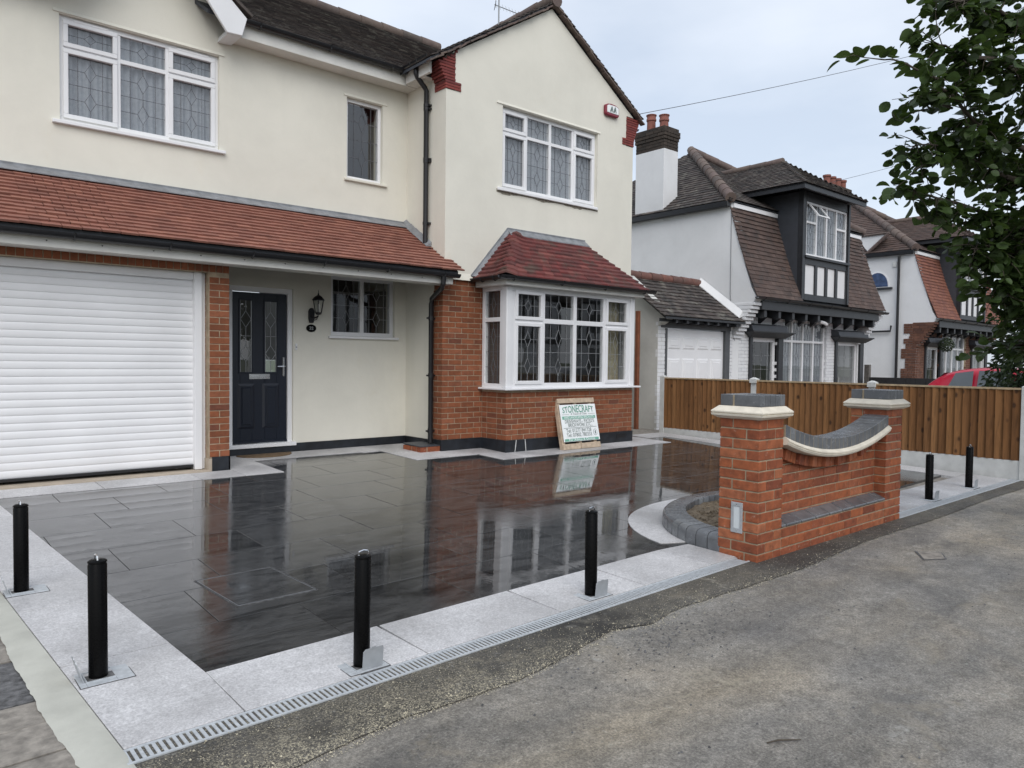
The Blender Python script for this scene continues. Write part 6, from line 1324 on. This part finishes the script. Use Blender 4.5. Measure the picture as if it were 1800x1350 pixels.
# ================================================================== STREET TREE (its trunk stands outside the frame on the right)
tr = thing('street_tree', (7.75, .75, G(.75)), 'broad leaved street tree overhanging the upper right of the view', 'tree')
tm = MB(); tm.tube([(7.75, .75, -.2), (7.72, .76, .6), (7.66, .80, 1.5), (7.6, .82, 2.3), (7.55, .85, 3.2), (7.5, .9, 4.4)], [.17, .14, .125, .11, .08, .04], 12); tm.build('trunk', M['bark'], tr, 60)
limbs = []
def limb(pts, r0, n=7):
    P = [Vector(p) for p in pts]; Q = []
    for i in range(len(P)-1):
        for k in range(3): Q.append(P[i]+(P[i+1]-P[i])*k/3 + Vector((R.gauss(0, .012), R.gauss(0, .012), R.gauss(0, .012))))
    Q.append(P[-1]); m = MB(); m.tube(Q, [r0*(1-.88*i/(len(Q)-1)) for i in range(len(Q))], 6); m.build('branch', M['bark'], tr, 60); limbs.append((Q, r0))
root_pts = [((7.6, .82, 2.3), (6.9, 1.3, 2.8), (6.1, 1.75, 3.0), (5.55, 1.85, 3.16), (4.95, 1.83, 3.22)), ((7.55, .85, 3.0), (6.8, 1.2, 3.3), (6.0, 1.6, 3.42), (5.5, 1.78, 3.46), (5.08, 1.9, 3.46)), ((7.52, .88, 3.5), (6.8, 1.2, 3.7), (6.0, 1.6, 3.75), (5.5, 1.75, 3.78), (5.2, 1.85, 3.76)),
  ((7.6, .82, 2.2), (6.9, 1.4, 2.6), (6.2, 1.8, 2.82), (5.7, 1.95, 2.92), (5.30, 2.05, 2.90)), ((7.64, .8, 1.9), (7.0, 1.4, 2.3), (6.4, 1.8, 2.5), (5.9, 2.0, 2.60), (5.42, 2.1, 2.62)), ((7.64, .8, 1.8), (7.1, 1.4, 2.1), (6.6, 1.75, 2.25), (6.3, 1.88, 2.3), (6.1, 1.95, 2.28)),
  ((7.64, .8, 1.7), (7.2, 1.3, 1.95), (6.8, 1.7, 2.02), (6.6, 1.82, 2.05), (6.4, 1.92, 2.02)), ((7.6, .8, 2.5), (7.1, 1.0, 3.1), (6.7, 1.3, 3.6), (6.3, 1.45, 3.9), (5.9, 1.6, 4.05)), ((7.5, .9, 4.0), (6.9, 1.1, 4.3), (6.3, 1.5, 4.4), (5.9, 1.7, 4.35)), ((7.6, .82, 2.7), (7.3, 1.5, 3.0), (7.0, 1.9, 3.1), (6.7, 2.2, 3.05)), ((7.6, .8, 2.4), (8.3, .5, 3.0), (8.9, .3, 3.5)), ((7.55, .85, 3.2), (7.7, .1, 3.8), (7.8, -.5, 4.2)), ((7.5, .9, 4.2), (7.9, 1.3, 4.8), (8.1, 1.6, 5.2)), ((7.64, .8, 1.9), (7.3, 1.5, 2.3), (7.0, 1.85, 2.5), (6.7, 2.05, 2.55)), ((7.6, .8, 2.3), (7.0, 1.25, 2.75), (6.5, 1.55, 3.2), (6.1, 1.65, 3.5))]
root_pts += [((7.64, .8, 1.6), (7.4, 1.2, 2.5), (7.1, 1.45, 2.7), (6.7, 1.62, 2.75)), ((7.64, .8, 1.6), (7.4, 1.3, 1.75), (7.2, 1.6, 1.78), (6.98, 1.8, 1.76)), ((7.64, .8, 1.6), (7.35, 1.3, 1.95), (7.05, 1.65, 2.05), (6.8, 1.78, 2.08)), ((7.64, .8, 1.7), (7.3, 1.2, 2.2), (7.05, 1.5, 2.35), (6.75, 1.68, 2.4)), ((7.64, .8, 1.7), (7.3, 1.3, 1.85), (7.0, 1.65, 1.9), (6.75, 1.85, 1.88)), ((7.64, .8, 1.8), (7.2, 1.35, 2.2), (6.9, 1.65, 2.3), (6.6, 1.8, 2.32)), ((7.64, .8, 1.5), (7.4, 1.3, 1.6), (7.15, 1.75, 1.62), (6.95, 2.0, 1.6)), ((7.6, .8, 2.5), (7.2, 1.2, 2.9), (6.9, 1.5, 3.0), (6.5, 1.7, 3.0)), ((7.6, .8, 2.7), (7.1, 1.1, 3.3), (6.7, 1.35, 3.5), (6.2, 1.6, 3.55))]
for p in root_pts: limb(p, .035)
limb([(5.05, 1.83, 3.2), (4.7, 1.90, 3.24), (4.45, 1.98, 3.22), (4.2, 2.03, 3.17)], .008); limb([(5.5, 1.9, 3.16), (5.15, 2.0, 3.08), (4.95, 2.05, 3.0)], .008); limb([(5.6, 1.9, 2.9), (5.3, 2.05, 2.72), (5.1, 2.12, 2.55)], .008)
LEAFS = []
def leaf_mb(s, seed):
    rr = random.Random(seed); m = MB(); n = 9; w_ = rr.uniform(.84, 1.02); up = []; fold = rr.uniform(.10, .28); cv = rr.uniform(-.25, .1)
    prof_ = [(0, .0), (.10, .26), (.28, .44), (.5, .5), (.72, .43), (.90, .22), (1.0, .0)]
    mid = [(0, t_*s, cv*s*(t_-.5)**2*2) for t_, _ in prof_]; L1 = [(-h*w_*s*rr.uniform(.95, 1.05), t_*s, fold*h*s + cv*s*(t_-.5)**2*2) for t_, h in prof_[1:-1]]; L2 = [(h*w_*s*rr.uniform(.95, 1.05), t_*s, fold*h*s + cv*s*(t_-.5)**2*2) for t_, h in prof_[1:-1]]
    m.add(mid+L1+L2, [(0, 1, 7)] + [(i, i+1, 7+i, 6+i) for i in range(1, 5)] + [(5, 6, 11)] + [(0, 12, 1)] + [(i, 11+i, 12+i, i+1) for i in range(1, 5)] + [(5, 16, 6)]); return m
LV = [leaf_mb(1.0, i) for i in range(6)]
def add_leaf(base, d, s):
    d = d.normalized(); nrm = (Vector((0, 0, 1)) + Vector((R.gauss(0, .55), R.gauss(0, .55), R.gauss(0, .35)))).normalized(); x = d.cross(nrm).normalized(); nrm = x.cross(d).normalized()
    rot = Matrix((x, d, nrm)).transposed(); i = R.randrange(6); q = round(s, 2)
    LEAFS.append((base, rot, ('leaf', i, q), lambda i=i, q=q: (lambda m: m.add([(a*q, b*q, c*q) for a, b, c in LV[i].v], LV[i].f))(MB())))
def twig(p, d, ln):
    m = MB(); q = p; pts = [p]
    for k in range(4): d = (d + Vector((R.gauss(0, .16), R.gauss(0, .16), R.gauss(-.03, .16)))).normalized(); q = q + d*ln/4; pts.append(q)
    TW.tube(pts, [.004, .0035, .003, .0022, .0016], 4, False)
    for i in range(1, len(pts)):
        for s_ in range(R.choice((1, 2, 2, 3))):
            side = d.cross(Vector((0, 0, 1))).normalized()*(1 if R.random() < .5 else -1); dd = d*.5 + side*R.uniform(.4, 1.1) + Vector((0, 0, R.uniform(-.75, .25)))
            add_leaf(pts[i] + dd.normalized()*.018, dd, max(.04, min(.10, R.gauss(.068, .015))))
TW = MB()
for Q, r0 in limbs:
    n = len(Q)
    if r0 < .02:
        for i in range(1, n):
            for _ in range(2):
                d = (Q[i]-Q[i-1]).normalized(); side = d.cross(Vector((0, 0, 1))).normalized()*R.choice((-1, 1)); dd = d*.5+side*R.uniform(.3, .9)+Vector((0, 0, R.uniform(-.5, .5))); add_leaf(Q[i]+dd*.02, dd, R.uniform(.075, .10))
        continue
    for i in range(2, n):
        f = i/(n-1)
        for _ in range(int(14 - 8*f)):
            d = (Q[i]-Q[i-1]).normalized(); off = Vector((R.gauss(0, 1), R.gauss(0, 1), R.gauss(-.1, .8))).normalized(); twig(Q[i]+(Q[i-1]-Q[i])*R.random(), (d*R.uniform(.1, 1.0)+off*.9), R.uniform(.14, .30))
o = TW.build('twigs', M['bark'], tr); o['kind'] = 'stuff'
emit(LEAFS, 'leaf', tr, M['leaf'], 300, 'foliage')
# ---- dark evergreen shrub behind the fence
ev = thing('evergreen_shrub', (14.9, 3.35, 0), 'dark dense evergreen shrub behind the right end of the wooden fence', 'shrub')
m = MB(); m.tube([(14.9, 3.35, -.1), (14.9, 3.35, 2.2)], [.08, .03], 8); m.build('stem', M['bark'], ev)
m = MB()
for i in range(22000):
    u = Vector((R.gauss(0, 1), R.gauss(0, 1), R.gauss(0, 1))).normalized()*(R.random()**.35); lump = 1+.22*math.sin(u.x*5+1)+.16*math.sin(u.z*7+u.y*4); c = Vector((14.95+u.x*.9*lump, 3.42+u.y*.90*lump, 1.55+u.z*1.75*lump))
    if c.z < 0: continue
    d = Vector((u.x*.6+R.gauss(0, .4), u.y*.6+R.gauss(0, .4), -.5+R.gauss(0, .4))).normalized()*R.uniform(.05, .11); s = d.cross(Vector((R.gauss(0, 1), R.gauss(0, 1), R.gauss(0, 1)))).normalized()*.022; m.quad(c, c+d*.5+s, c+d, c+d*.5-s)
o = m.build('foliage', M['needle'], ev); o['kind'] = 'stuff'
